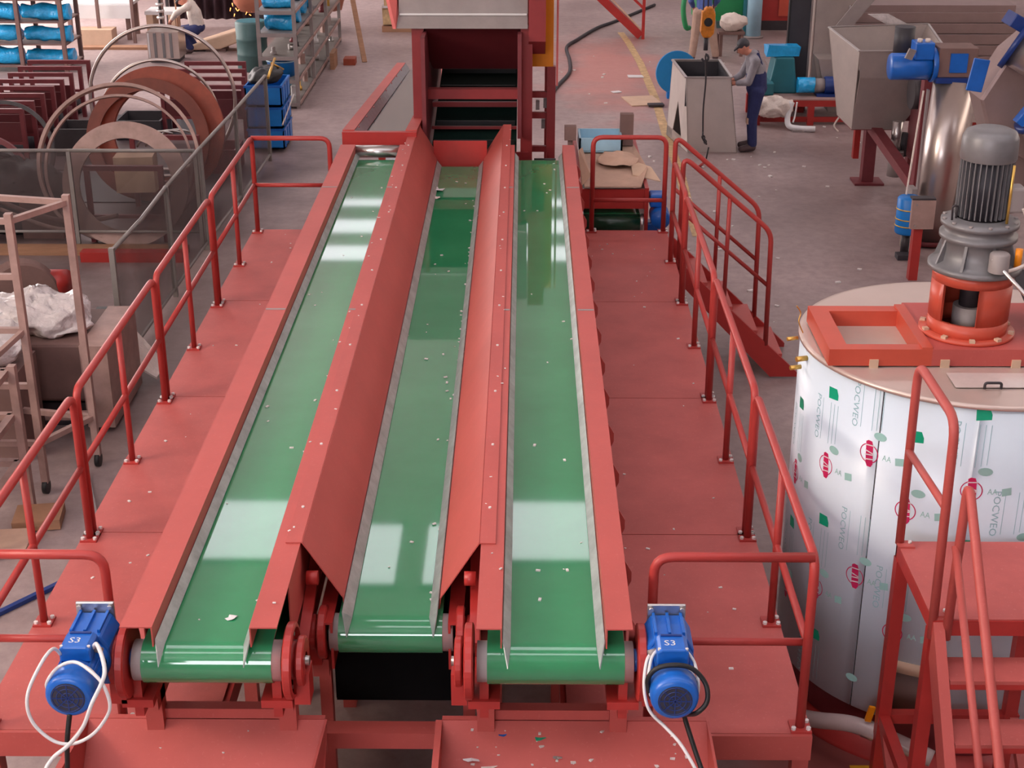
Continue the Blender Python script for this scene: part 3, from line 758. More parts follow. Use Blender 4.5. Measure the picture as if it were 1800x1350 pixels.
# mixer frame, pedestal and motor
mx = thing('tank_mixer', 'grey vertical mixer motor on an orange pedestal bolted across the tank lid', 'mixer', (2.56, 8.05, ZT))
z0, z1 = ZT + .015, ZT + .115
xa, xb, ya, yb = 1.72, 3.6, 7.72, 8.42
f = MB()
f.bx(xa + .11, 2.24, ya, ya + .08, z0, z1).build('frame_bar', ORED, mx); MB().bx(xa + .11, 2.24, yb - .09, yb, z0, z1).build('frame_bar', ORED, mx)
MB().prism([(xa, ya, z0), (xa + .11, ya, z0), (xa + .11, yb, z0), (xa, yb, z0)], (0, 0, .10)).build('frame_bar', ORED, mx)
MB().bx(2.24, 2.30, ya, yb, z0, z1 + .012).build('frame_bar', ORED, mx)
MB().bx(2.30, xb, ya, yb + .06, z0, z1).build('mounting_plate', RED, mx)
MB().bx(xa + .11, 2.24, ya + .08, yb - .09, z0, z0 + .004).build('inspection_window', M('window_glaze', (196, 178, 166), .15, var=.05), mx)
for x in (1.95, 2.35, 2.75): MB().bx(x, x + .05, ya - .012, ya, z0 - .01, z0 + .04).build('clamp', TANB, mx)
pc = V((2.565, 8.02, 0))
p0, p1 = z1, 2.86
ped = MB(); r = .225
# wall with two openings: built as arcs
def ped_arc(a0, a1, za, zb, n=10):
    m = MB(); vs = []
    for i in range(n + 1):
        a = a0 + (a1 - a0) * i / n
        for (rr, z) in ((r, za), (r, zb), (r - .018, zb), (r - .018, za)): vs.append((pc.x + rr * cos(a), pc.y + rr * sin(a), z))
    fs = [(4 * i + k, 4 * i + 4 + k, 4 * i + 4 + (k + 1) % 4, 4 * i + (k + 1) % 4) for i in range(n) for k in range(4)] + [(3, 2, 1, 0), (4 * n, 4 * n + 1, 4 * n + 2, 4 * n + 3)]
    o = len(ped.v); ped.v += [V(v) for v in vs]; ped.f += [tuple(i + o for i in q) for q in fs]; ped.sm += [i < 4 * n and i % 4 in (0, 2) for i in range(len(fs))]
ped_arc(0, 2 * pi, p0, p0 + .10, 40); ped_arc(0, 2 * pi, p1 - .07, p1, 40)
ped_arc(radians(-90 - 22) + pi, radians(-90 - 22) + 2 * pi - radians(24) + radians(0), p0 + .10, p1 - .07, 24) if False else None
ped_arc(radians(-95), radians(211), p0 + .10, p1 - .07, 34)
ped.build('pedestal', ORED, mx)
MB().lathe([(r, 0), (r + .04, 0), (r + .045, .006), (r + .045, .02), (r, .024)], (pc.x, pc.y, p0), (0, 0, 1), 40).build('pedestal_flange', ORED, mx)
for k in range(10):
    a = radians(-170 + 18 * k * 2)
    MB().box((pc.x + (r + .025) * cos(a), pc.y + (r + .025) * sin(a), p0 + .028), (.03, .03, .016), (0, 0, a)).build('bolt', TANB, mx)
MB().cyl((pc.x, pc.y, p0), (pc.x, pc.y, p0 + .16), .09, 20).build('coupling', GREYP, mx)
MB().cyl((pc.x, pc.y, p0 + .16), (pc.x, pc.y, p1), .06, 20).build('drive_shaft', DARK, mx)
g = pc; Z = p1
MB().lathe([(r, 0), (r + .035, .0), (r + .035, .025), (r + .02, .03), (.20, .05), (.19, .12), (.195, .17), (.215, .18), (.215, .205), (.19, .21), (.19, .25), (.215, .255), (.215, .28), (.17, .29), (.14, .30)], (g.x, g.y, Z), (0, 0, 1), 40).build('gear_housing', GREYM, mx)
for k in range(8):
    a = 2 * pi * k / 8 + .2; d = V((cos(a), sin(a), 0)); e = V((-sin(a), cos(a), 0)) * .008
    b0 = V((g.x, g.y, Z + .03)) + d * .19
    MB().prism([b0 - e, b0 + d * .05 - e, b0 + V((0, 0, .14)) + d * .005 - e, b0 + V((0, 0, .14)) - e], tuple(e * 2)).build('housing_rib', GREYM, mx)
for k in range(12):
    a = 2 * pi * k / 12; MB().cyl((g.x + .20 * cos(a), g.y + .20 * sin(a), Z + .28), (g.x + .20 * cos(a), g.y + .20 * sin(a), Z + .292), .012, 6).build('bolt', GREYP, mx)
ZM = Z + .30
mbod = MB().cyl((g.x, g.y, ZM), (g.x, g.y, ZM + .34), .128, 32).build('motor_body', CHAR, mx)
for k in range(30):
    a = 2 * pi * k / 30; d = V((cos(a), sin(a), 0))
    MB().beam(V((g.x, g.y, ZM + .01)) + d * .134, V((g.x, g.y, ZM + .33)) + d * .134, .026, .006, tuple(V((-sin(a), cos(a), 0)))).build('fin', GREYM, mbod)
MB().lathe([(0, .16), (.10, .16), (.135, .145), (.152, .11), (.155, .0), (.15, -.01)], (g.x, g.y, ZM + .34), (0, 0, 1), 36).build('fan_cowl', GREYM, mx)
MB().tube(fillet([(g.x - .17, g.y - .04, Z + .28), (g.x - .175, g.y - .04, Z + .37), (g.x - .145, g.y - .04, Z + .37), (g.x - .15, g.y - .04, Z + .30)], .02), .006, 8).build('lifting_eye', DARK, mx)
MB().box((g.x + .155, g.y - .06, ZM + .12), (.09, .12, .14)).build('terminal_box', GREYP, mx, bevel=.012)
MB().lathe([(0, .11), (.045, .11), (.055, .1), (.055, 0)], (g.x + .06, g.y - .235, Z + .05), (0, 0, 1), 20).build('oil_cup', GREYP, mx)
MB().cyl((g.x + .175, g.y - .20, Z + .06), (g.x + .175, g.y - .20, Z + .17), .02, 12).build('sight_glass', ORANGE, mx)
MB().tube([(g.x + .10, g.y - .15, ZM + .0), (g.x + .10, g.y - .15, ZM + .33)], .008, 8).build('grease_pipe', BRASS, mx)
MB().tube(spline([(g.x + .19, g.y - .12, ZM + .08), (g.x + .24, g.y - .16, ZM - .04), (g.x + .27, g.y - .18, ZM - .15), (g.x + .2, g.y - .22, Z + .08), (g.x + .07, g.y - .24, Z + .045), (g.x + .02, g.y - .24, Z + .06)]), .010, 8).solo('power_cable', SACK, 'pale cable curling round the gear housing of the tank mixer', 'cable')
MB().tube(spline([(g.x + .20, g.y - .12, ZM + .12), (g.x + .26, g.y - .18, ZM - .02), (g.x + .36, g.y - .25, ZM - .22)]), .009, 8).solo('power_cable', SACK, 'pale cable leaving the terminal box of the tank mixer', 'cable')
MB().tube([(2.58, 7.77, 2.99), (3.05, 7.55, 2.52)], .012, 8).solo('steel_rod', STEEL, 'thin bright rod leaning from the mixer down over the tank lid', 'rod')
MB().prism([(2.92, 7.75, 2.48), (3.3, 7.75, 2.48), (3.3, 8.35, 2.78), (2.86, 8.2, 2.74)], (0, .02, .02)).solo('cover_plate', DARK, 'dark sheet lying on the tank mixer frame behind the bright rod', 'sheet')

# hoses at the tank foot
MB().tube(spline([(1.70, 7.55, .10), (1.78, 7.35, .22), (1.95, 7.20, .30), (2.15, 7.05, .30), (2.35, 6.95, .25)]), .05, 12).solo('suction_hose', PVC, 'thick translucent hose at the foot of the white tank', 'hose')
MB().tube(spline([(1.60, 6.9, .06), (1.8, 6.65, .06), (2.05, 6.65, .06), (2.35, 6.8, .06)]), .045, 12).solo('suction_hose', PVC, 'translucent hose lying on the floor by the red step legs', 'hose')
MB().cyl((2.00, 7.17, .30), (2.10, 7.10, .30), .055, 14).solo('hose_coupling', STEEL, 'steel coupling sleeve on the thick translucent hose', 'coupling')
MB().box((2.02, 7.14, .42), (.035, .02, .10), (0, .2, 0)).solo('valve_handle', ORANGE, 'small yellow valve lever at the foot of the tank seam', 'lever')

# ============================================================ access platform with steps
pf = thing('access_platform', 'red access platform with steps and handrails in front of the tank', 'platform', (2.4, 6.5, 0))
px0, px1, py0, py1, pz = 2.04, 2.84, 6.30, 7.08, 1.60
MB().bx(px0, px1, py0, py1, pz - .008, pz).build('deck_plate', REDW, pf)
MB().bx(px0, px1, py0 - .01, py0 + .01, pz - .09, pz - .008).build('edge_beam', REDS, pf)
MB().bx(px0, px1, py1 - .02, py1, pz - .09, pz - .008).build('edge_beam', REDS, pf)
for x in (px0, px1 - .02): MB().bx(x, x + .02, py0, py1, pz - .09, pz - .008).build('edge_beam', REDS, pf)
for (x, y) in ((px0 + .03, py1 - .03), (px1 - .05, py1 - .03), (px0 + .03, py0 + .05), (px1 - .05, py0 + .05)):
    MB().bx(x - .035, x + .035, y - .035, y + .035, 0, pz - .09).build('leg', REDS, pf)
MB().bx(px0, px1, py1 - .06, py1, .44, .50).build('lower_rail', REDS, pf); MB().bx(px0, px0 + .06, py0, py1, .44, .50).build('lower_rail', REDS, pf)
MB().beam((px0 + .03, py1 - .05, .47), (px0 + .03, py0 + .1, .0), .05, .05).build('brace', RED, pf)
MB().beam((px1 - .03, py1 - .05, .47), (px1 - .03, py0 + .1, .0), .05, .05).build('brace', RED, pf)
for i in range(6):
    z = pz - .23 * (i + 1); y = py0 - .20 * (i + 1)
    t = MB().bx(px0 + .06, px1 - .02, y, y + .21, z - .02, z).build('tread', REDW, pf)
    MB().bx(px0 + .06, px1 - .02, y, y + .012, z - .05, z - .02).build('tread_lip', REDS, t)
for x in (px0 + .0, px1 - .03):
    MB().prism([(x, py0 - .012, pz - .01), (x, py0 - .012, pz - .22), (x, py0 - 1.2, 0), (x, py0 - 1.38, 0)], (.055, 0, 0)).build('stringer', RED, pf)
# handrail of the platform and of the steps
MB().tube(fillet([(px0 + .01, py1 - .02, pz), (px0 + .0, py1 - .02, 2.66), (px0 - .01, py0 + .02, 2.68), (px0 + .01, py0 + .02, pz - .12)], .12), .024, 10).build('handrail', RED, pf)
MB().tube([(px0, py1 - .02, 2.16), (px0, py0 + .03, 2.21)], .020, 10).build('mid_rail', RED, pf)
MB().tube(fillet([(px0 + .07, py0 - .02, pz - .1), (px0 + .08, py0 - .01, 2.38), (px0 + .10, py0 - 1.25, 1.0), (px0 + .10, py0 - 1.25, .2)], .10), .024, 10).build('step_handrail', RED, pf)
MB().tube([(px0 + .06, py0 - .01, 2.02), (px0 + .09, py0 - 1.25, .62)], .020, 10).build('step_mid_rail', RED, pf)
for (x, y) in ((px0 + .02, py1 - .04), (px0 + .03, py0 + .05)):
    q = MB().bx(x - .03, x + .06, y - .04, y + .03, pz, pz + .012).build('foot_plate', RED, pf)
    MB().cyl((x + .04, y, pz + .012), (x + .04, y, pz + .026), .01, 6).build('bolt', CRUMB, q)

# ============================================================ feed tower behind the middle belt
tw = thing('feed_tower', 'tall dark red feeding tower with a grey hood behind the middle belt', 'machine', (-.5, 16, 0))
xl, xr, yt = -1.07, .02, 15.0
for (x, y) in ((xl, yt), (xr, yt), (xl, 17.6), (xr, 17.6)):
    MB().bx(x - .06, x + .06, y - .06, y + .06, 0, 3.0).build('post', REDT, tw)
for (z, y, h) in ((2.32, yt, .10), (1.42, yt, .10), (2.32, 17.6, .1)):
    MB().bx(xl, xr, y - .05, y + .05, z - h / 2, z + h / 2).build('cross_bar', REDT, tw)
MB().bx(xl + .1, xr - .1, yt + .48, yt + .53, 2.07, 2.12).build('cross_bar', REDT, tw)
MB().bx(xl + .1, xr - .1, yt + .28, yt + .31, 1.88, 1.91).build('cross_bar', REDT, tw)
for x in (xl, xr):
    MB().bx(x - .03, x + .03, yt, 17.6, 2.28, 2.36).build('side_bar', REDT, tw); MB().bx(x - .03, x + .03, yt, 17.6, 1.2, 1.3).build('side_bar', REDT, tw)
    MB().beam((x, yt + .1, 1.55), (x, yt + .9, 2.3), .05, .05).build('brace', REDT, tw)
# inclined feed belt seen between the posts
MB().prism([(xl + .12, yt - .32, 1.74), (xr - .10, yt - .32, 1.74), (xr - .10, 17.4, 2.20), (xl + .12, 17.4, 2.20)], (0, .02, -.02)).build('feed_belt', M('dark_green_belt', (16, 40, 34), .85, var=.15, spec=.1), tw)
for k in range(5):
    t = (k + .6) / 5.5; y = yt - .32 + t * 2.7; z = 1.74 + t * .46
    MB().bx(xl + .14, xr - .12, y, y + .02, z, z + .05).build('belt_cleat', BLACK, tw)
MB().bx(xl + .05, xl + .09, yt - .4, 17.4, 1.6, 2.95).build('side_sheet', MAROON, tw); MB().bx(xr - .09, xr - .05, yt - .2, 17.4, 1.9, 2.95).build('side_sheet', MAROON, tw)
MB().bx(xl - .03, xr + .02, yt - .36, yt - .34, 1.60, 1.80).build('front_apron', REDT, tw)
# sloping dark plate under the hood
MB().prism([(xl - .04, yt - .04, 3.0), (xr, yt - .04, 3.0), (xr - .06, yt + .42, 2.49), (xl + .12, yt + .42, 2.49)], (0, .012, -.01)).build('deflector', M('deep_maroon', (92, 30, 36), .5, var=.1), tw)
# grey hood
hd = [(-1.30, 2.985), (-1.30, 3.02), (-1.26, 3.2), (-1.24, 3.6), (-1.24, 4.1), (0.02, 4.1), (.02, 2.985)]
MB().prism([(-1.28, yt - .12, 2.99), (.03, yt - .12, 2.99), (.03, yt + .02, 3.10), (-1.27, yt + .02, 3.10)], (0, .01, .01)).build('hood_lip', GREYP, tw)
MB().prism([(-1.26, yt + .02, 3.10), (.03, yt + .02, 3.10), (.03, yt + .08, 3.9), (-1.24, yt + .08, 3.9)], (0, .02, 0)).build('hood_front', GREYP, tw)
MB().bx(-1.25, .02, yt + .0, yt + .02, 3.10, 3.118).build('hood_seam', WHITE, tw)
MB().bx(-1.26, .03, yt + .09, 17.6, 3.05, 3.9).build('hood_body', GREYP, tw)
MB().prism([(-1.28, yt - .14, 2.99), (-1.36, yt + .0, 3.3), (-1.36, yt + .5, 3.9), (-1.26, yt + .5, 3.9), (-1.26, yt - .02, 3.0)], (-.03, 0, 0)).build('hood_cheek', PINK, tw)
MB().prism([(.04, yt - .10, 2.86), (.04, yt + .1, 2.70), (.04, yt + .45, 2.86), (.04, yt + .45, 3.9), (.04, yt - .10, 3.9)], (.17, 0, 0)).build('cheek_plate', REDT, tw)
MB().bx(.06, .30, yt + .46, 17.0, 2.50, 3.9).build('yellow_guard', ORANGE, tw)
for (x, y) in ((.28, yt + .5), (.28, 17.2)):
    MB().bx(x - .045, x + .045, y - .045, y + .045, 0, 2.50).build('side_post', REDT, tw)
for z in (.55, 1.0, 1.62, 1.98, 2.2): MB().bx(.06, .28, yt + .47, yt + .53, z - .03, z + .03).build('side_rung', REDT, tw)
MB().bx(.33, .35, yt + .45, yt + .50, 2.3, 3.9).build('edge_strip', PINK, tw)
for (z, x) in ((2.08, .14), (1.88, .20), (2.1, .22)): MB().bx(x - .02, x + .02, yt + .52, yt + .56, z - .05, z + .05).build('link', GREYP, tw)
MB().cyl((.10, yt - .3, 1.60), (.32, yt - .3, 1.60), .12, 24).build('tension_roller', BLACK, tw)

# ============================================================ lower transfer conveyor beyond the fence-side belt
tc = thing('transfer_conveyor', 'descending red conveyor with a shiny grey belt beyond the fence-side belt', 'conveyor', (-1.5, 17, 0))
ya, za, yb, zb = 14.1, 2.16, 20.5, 1.54
def sl(y): return za + (zb - za) * (y - ya) / (yb - ya)
MB().prism([(-1.60, ya, sl(ya) - .10), (-1.16, ya, sl(ya) - .10), (-1.16, yb, sl(yb) - .10), (-1.60, yb, sl(yb) - .10)], (0, 0, -.015)).build('belt', M('grey_belt', (74, 98, 98), .05, var=.1, spec=.7, coat=.4), tc)
for (p, q) in ((-1.76, -1.645), (-1.15, -1.04)):
    MB().prism([(p, ya, sl(ya) - .22), (p, ya, sl(ya)), (p, yb, sl(yb)), (p, yb, sl(yb) - .22)], (q - p, 0, 0)).build('side_rail', RED, tc)
MB().prism([(-1.645, ya, sl(ya) - .01), (-1.645, yb, sl(yb) - .01), (-1.59, yb, sl(yb) - .095), (-1.59, ya, sl(ya) - .095)], (.004, 0, .003)).build('belt_skirt', GALV, tc)
for k in range(8):
    y = ya + .3 + .75 * k
    MB().bx(-1.645, -1.630, y - .03, y + .03, sl(y) - .12, sl(y) - .01).build('rib', RED, tc)
MB().bx(-1.76, -1.04, ya - .06, ya, 1.93, 2.15).build('end_plate', REDS, tc)
MB().cyl((-1.60, 13.78, 2.03), (-1.18, 13.78, 2.03), .06, 20).build('roller', STEEL, tc)
for y in (14.3, 17.3, 20.2):
    for x in (-1.70, -1.10): MB().bx(x - .04, x + .04, y - .04, y + .04, 0, sl(y) - .2).build('leg', REDS, tc)
MB().bx(-2.02, -1.80, 13.98, 22, .0, .12).solo('cable_duct', GALV, 'grey steel duct lying on the floor along the descending conveyor', 'duct')
MB().tube([(-2.1, 13.9, .03), (-1.75, 26, .03)], .02, 8).solo('floor_pipe', DARK, 'dark thin pipe on the floor next to the steel duct', 'pipe')

# ============================================================ small cross conveyor with cardboard beyond the walkway
cc = thing('cross_conveyor', 'small red conveyor end with dark green roll beyond the walkway', 'conveyor', (.95, 14.9, 0))
MB().bx(.56, 1.22, 14.28, 14.31, 1.32, 1.52).build('end_plate', REDS, cc)
for (x0, x1) in ((.54, .58), (1.20, 1.24)): MB().bx(x0, x1, 14.25, 16.4, .95, 1.54).build('side_plate', REDS, cc)
MB().cyl((.60, 14.30, 1.16), (1.16, 14.30, 1.16), .10, 28).build('belt_roll', M('roll_green', (22, 58, 40), .25, var=.1), cc)
MB().bx(.60, 1.16, 14.30, 16.3, 1.235, 1.26).build('belt', BELT, cc)
MB().cyl((1.16, 14.30, 1.16), (1.20, 14.30, 1.16), .10, 28).build('drum', STEEL, cc)
for x in (.6, 1.18):
    for y in (14.6, 16.2): MB().bx(x - .03, x + .03, y - .03, y + .03, 0, .95).build('leg', REDS, cc)
mt = thing('drive_motor', 'blue motor on the flank of the small cross conveyor', 'motor', (1.36, 14.35, 1.0))
MB().box((1.34, 14.36, 1.40), (.17, .20, .13)).build('terminal_box', BLUE, mt, bevel=.02)
MB().lathe([(0, 0), (.09, .0), (.10, .02), (.10, .26), (.085, .28), (0, .28)], (1.36, 14.16, 1.24), (0, 1, 0), 20).build('motor_body', BLUE, mt)
MB().box((1.30, 14.40, 1.10), (.14, .16, .12)).build('gearbox', BLUE, mt, bevel=.02)
MB().prism([(.60, 14.25, 1.545), (1.16, 14.25, 1.545), (1.26, 14.75, 1.60), (1.16, 16.0, 1.60), (.58, 16.0, 1.60)], (0, 0, .012)).solo('cardboard_sheet', CARD, 'flat cardboard sheet lying on the small cross conveyor', 'cardboard')
MB().prism([(1.10, 14.6, 1.57), (1.38, 14.55, 1.52), (1.30, 14.8, 1.60), (1.10, 15.0, 1.62)], (0, 0, .01)).solo('cardboard_flap', TANB, 'torn pale cardboard flap sticking out past the sheet', 'cardboard')
crumple(MB().ball((.98, 15.0, 1.63), (.22, .2, .07), 36, 20), .06, 3, 1.612).solo('crumpled_paper', CARD, 'crumpled brown paper on the cardboard sheet', 'paper')
bb = thing('plastic_crate', 'pale blue plastic crate behind the cardboard', 'crate', (.78, 15.6, 1.62))
MB().bx(.58, 1.04, 15.38, 15.40, 1.62, 1.76).build('side', PALEB, bb); MB().bx(.58, 1.04, 15.8, 15.82, 1.62, 1.76).build('side', PALEB, bb)
MB().bx(.58, .60, 15.38, 15.82, 1.62, 1.76).build('side', PALEB, bb); MB().bx(1.02, 1.04, 15.38, 15.82, 1.62, 1.76).build('side', PALEB, bb); MB().bx(.58, 1.04, 15.38, 15.82, 1.61, 1.625).build('bottom', PALEB, bb)
MB().box((1.10, 15.7, 1.782), (.14, .1, .34)).solo('carton', BROWN, 'upright brown carton behind the crumpled paper', 'box')
MB().box((.47, 14.9, 1.94), (.12, .10, .14)).box((.47, 14.9, .94), (.05, .05, 1.86)).solo('sensor_post', BROWN, 'small brown box on a post at the far end of the conveyor rail', 'post')
MB().prism([(.53, 14.25, 1.92), (.57, 14.3, 1.545), (.66, 14.45, 1.60), (.57, 14.5, 1.88)], (.01, 0, .01)).solo('cardboard_scrap', CARD, 'bent cardboard scrap wedged beside the conveyor rail end', 'cardboard')
# ============================================================ people
def remesh(ob, vs=.012, it=3):
    m = ob.modifiers.new('remesh', 'REMESH'); m.mode = 'VOXEL'; m.voxel_size = vs; m.use_smooth_shade = True
    s = ob.modifiers.new('smooth', 'SMOOTH'); s.factor = .5; s.iterations = it
    return ob

def person(label, loc, J, mats, cat='person', extras=None, detail=.012):
    """J: joint positions relative to the feet point; one continuous body mesh, clothes as children"""
    L = V(loc); g = {k: L + V(v) for k, v in J.items()}
    b = MB()
    hd = g['head']; fw = V(J['face']).normalized(); up = V(J.get('up', (0, 0, 1))).normalized(); sd = fw.cross(up).normalized()
    b.ball(hd, (.082, .082, .115), 16, 12); b.ball(hd + fw * .03 - up * .05, (.06, .06, .065), 12, 8)
    b.cap(hd + fw * .085 + up * .005, hd + fw * .105 - up * .03, .012, .017)
    for s in (-1, 1):
        b.ball(hd + sd * .083 * s - fw * .005, (.016, .02, .03), 8, 6)
        b.ball(hd + fw * .072 + sd * .032 * s + up * .018, (.016, .016, .011), 8, 6)
    b.ball(hd + fw * .082 - up * .062, (.026, .026, .009), 8, 6)
    b.cap(hd - up * .08, g['neck'], .052, .058)
    b.cap(g['neck'], g['chest'], .10, .13); b.cap(g['chest'], g['pelvis'], .13, .13)
    for s in ('l', 'r'):
        b.cap(g['neck'], g['sh_' + s], .06, .06)
        b.cap(g['sh_' + s], g['el_' + s], .052, .042); b.cap(g['el_' + s], g['wr_' + s], .042, .028)
        w_ = g['wr_' + s]; d = (w_ - g['el_' + s]).normalized(); x_, y_ = frame_for(d)
        b.cap(w_, w_ + d * .07, .03, .036)
        for k in range(4):
            o = (k - 1.5) * .021; l = (.055, .066, .062, .05)[k]
            p0 = w_ + d * .085 + x_ * o; p1 = p0 + d * l * .6 + y_ * -.012; p2 = p1 + d * l * .35 - y_ * .028
            b.cap(p0, p1, .0105, .010); b.cap(p1, p2, .010, .009)
        t0 = w_ + d * .03 + x_ * .035; b.cap(t0, t0 + d * .04 + x_ * .022, .013, .011)
        b.cap(g['pelvis'], g['hip_' + s], .10, .09); b.cap(g['hip_' + s], g['kn_' + s], .082, .056); b.cap(g['kn_' + s], g['an_' + s], .055, .04)
        b.cap(g['an_' + s], g['toe_' + s], .045, .035)
    body = b.build('person', SKIN); body.location = L
    for v in body.data.vertices: v.co -= L
    remesh(body, detail)
    body['label'] = label; body['category'] = cat
    t = MB(); t.cap(g['neck'] - V((0, 0, .01)), g['chest'], .11, .148); t.cap(g['chest'], g['pelvis'] + V((0, 0, .02)), .148, .15)
    for s in ('l', 'r'):
        t.cap(g['neck'], g['sh_' + s], .07, .075); t.cap(g['sh_' + s], g['el_' + s], .068, .058); t.cap(g['el_' + s], g['el_' + s].lerp(g['wr_' + s], .85), .056, .044)
    remesh(t.build('shirt', mats['shirt'], body), detail)
    u = MB(); u.ball(g['pelvis'], (.158, .158, .12), 14, 8)
    for s in ('l', 'r'):
        u.cap(g['pelvis'], g['hip_' + s], .12, .112); u.cap(g['hip_' + s], g['kn_' + s], .105, .08); u.cap(g['kn_' + s], g['an_' + s] + V((0, 0, .03)), .08, .072)
    if mats.get('bib'):
        u.cap(g['pelvis'], g['chest'].lerp(g['pelvis'], .35), .152, .156)
        for s in (-1, 1):
            u.cap(g['chest'].lerp(g['pelvis'], .4) - fw * .12 + sd * .06 * s, g['neck'] - fw * .085 + sd * .08 * s, .03, .022)
    remesh(u.build('trousers', mats['trousers'], body), detail)
    for s in ('l', 'r'):
        sh = MB(); sh.cap(g['an_' + s] - V((0, 0, .02)), g['toe_' + s], .062, .048); sh.cap(g['an_' + s] + V((0, 0, .05)), g['an_' + s] - V((0, 0, .02)), .06, .062)
        for i, v in enumerate(sh.v): sh.v[i].z = max(v.z, L.z + .004)
        remesh(sh.build('boot', mats['boot'], body), detail)
    if mats.get('cap'):
        c = MB(); c.ball(hd + up * .035 - fw * .008, (.094, .094, .088), 16, 10); c.cap(hd + fw * .08 + up * .035 + sd * .03, hd + fw * .145 + up * .02 + sd * .02, .02, .014); c.cap(hd + fw * .08 + up * .035 - sd * .03, hd + fw * .145 + up * .02 - sd * .02, .02, .014)
        remesh(c.build('cap', mats['cap'], body), .010, 2)
    else:
        c = MB(); c.ball(hd + up * .03 - fw * .018, (.088, .088, .10), 16, 10); remesh(c.build('hair', DARK, body), .012, 2)
    if extras: extras(body, g, fw, sd)
    return body

def knee_patch(body, g, fw, sd):
    MB().box(g['kn_l'] + fw * .075 + V((0, 0, .03)), (.03, .12, .09)).build('knee_patch', TANB, body)
person('worker in grey shirt, navy overalls and dark cap leaning over the steel hopper', (3.36, 21.75, 0),
       dict(head=(-.17, -.02, 1.54), face=(-.85, .1, -.55), up=(-.5, .05, .85), neck=(-.03, 0, 1.40), chest=(.03, 0, 1.22), pelvis=(.06, 0, .93),
            sh_l=(-.01, -.19, 1.35), sh_r=(-.01, .19, 1.36), el_l=(-.10, -.23, 1.06), el_r=(-.14, .23, 1.08), wr_l=(-.26, -.10, 1.02), wr_r=(-.27, .12, 1.03),
            hip_l=(.06, -.10, .88), hip_r=(.06, .10, .88), kn_l=(.0, -.11, .48), kn_r=(.04, .12, .48), an_l=(.03, -.11, .09), an_r=(.06, .13, .09), toe_l=(-.13, -.13, .045), toe_r=(-.11, .14, .045)),
       dict(shirt=SHIRT, trousers=NAVY, boot=BOOT, cap=CHAR, bib=True), extras=knee_patch)
person('worker in blue vest and khaki trousers standing behind the orange hoist hook', (3.38, 28.5, 0),
       dict(head=(.0, .05, 1.62), face=(.2, 1, -.2), neck=(0, 0, 1.45), chest=(0, 0, 1.25), pelvis=(.02, 0, .95), sh_l=(-.2, 0, 1.40), sh_r=(.2, 0, 1.40),
            el_l=(-.24, .06, 1.12), el_r=(.27, .10, 1.12), wr_l=(-.17, .22, .98), wr_r=(.24, .30, 1.0), hip_l=(-.10, 0, .9), hip_r=(.12, 0, .9),
            kn_l=(-.14, -.02, .5), kn_r=(.20, .02, .5), an_l=(-.18, -.04, .09), an_r=(.27, .0, .09), toe_l=(-.2, .12, .045), toe_r=(.30, .14, .045)),
       dict(shirt=BLUEC, trousers=KHAKI, boot=BOOT))
person('crouching welder in pale sleeves and dark mask at the far work area', (-6.52, 29.25, 0),
       dict(head=(-.12, -.05, 1.04), face=(-.8, -.2, -.6), up=(-.5, -.1, .85), neck=(.02, 0, .93), chest=(.08, 0, .76), pelvis=(.12, 0, .50),
            sh_l=(-.02, -.19, .90), sh_r=(.02, .19, .90), el_l=(-.22, -.24, .80), el_r=(-.18, .24, .80), wr_l=(-.34, -.12, .66), wr_r=(-.34, .12, .66),
            hip_l=(.10, -.11, .46), hip_r=(.10, .11, .46), kn_l=(-.22, -.14, .42), kn_r=(-.2, .16, .42), an_l=(-.02, -.13, .09), an_r=(.0, .15, .09), toe_l=(-.16, -.14, .045), toe_r=(-.14, .16, .045)),
       dict(shirt=SACK, trousers=NAVY, boot=BOOT, cap=CHAR))

# ============================================================ far right: steel hopper, hoist, machines
hp = thing('steel_hopper', 'matt stainless trough hopper with an open top that the worker leans on', 'hopper', (2.7, 22.1, 0))
# front sheet, back sheet, sides with an A-shaped opening
T4 = [V(p) for p in ((2.36, 21.62, 1.10), (3.02, 21.62, 1.10), (2.96, 22.62, 1.16), (2.25, 22.62, 1.16))]
B4 = [V(p) for p in ((2.43, 21.60, .0), (3.17, 21.60, .0), (3.05, 22.6, .0), (2.20, 22.6, .02))]
MB().prism([T4[0], T4[1], B4[1], B4[0]], (0, .012, 0)).build('front_sheet', SHEETB, hp)
MB().prism([T4[3], T4[2], B4[2], B4[3]], (0, -.012, 0)).build('back_sheet', INOXM, hp)
MB().prism([T4[1], T4[2], B4[2], B4[1]], (-.012, 0, 0)).build('side_sheet', INOXM, hp)
apex = (T4[0].lerp(B4[0], .42) + T4[3].lerp(B4[3], .42)) / 2
a = T4[0].lerp(B4[0], .86); d = T4[3].lerp(B4[3], .86)
MB().prism([T4[0], B4[0], B4[0].lerp(B4[3], .3), a.lerp(d, .3), apex, a.lerp(d, .72), B4[0].lerp(B4[3], .72), B4[3], T4[3]], (.012, 0, 0)).build('side_sheet', SHEETB, hp)
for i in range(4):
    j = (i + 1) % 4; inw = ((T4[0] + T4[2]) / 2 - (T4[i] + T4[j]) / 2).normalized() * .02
    MB().prism([T4[i] + inw - V((0, 0, .01)), T4[j] + inw - V((0, 0, .01)), T4[j] + inw - V((0, 0, .42)), T4[i] + inw - V((0, 0, .42))], tuple(inw * .2)).build('inner_shade', CHAR, hp)  # dark sheets added inside the mouth to paint its shade
MB().prism([a.lerp(d, .0), a.lerp(d, 1.0), B4[3], B4[0]], (.01, 0, 0)).build('foot_sheet', INOXM, hp)
for i in range(4):
    MB().beam(T4[i] + V((0, 0, .01)), T4[(i + 1) % 4] + V((0, 0, .01)), .04, .02).build('rim', STEEL, hp)
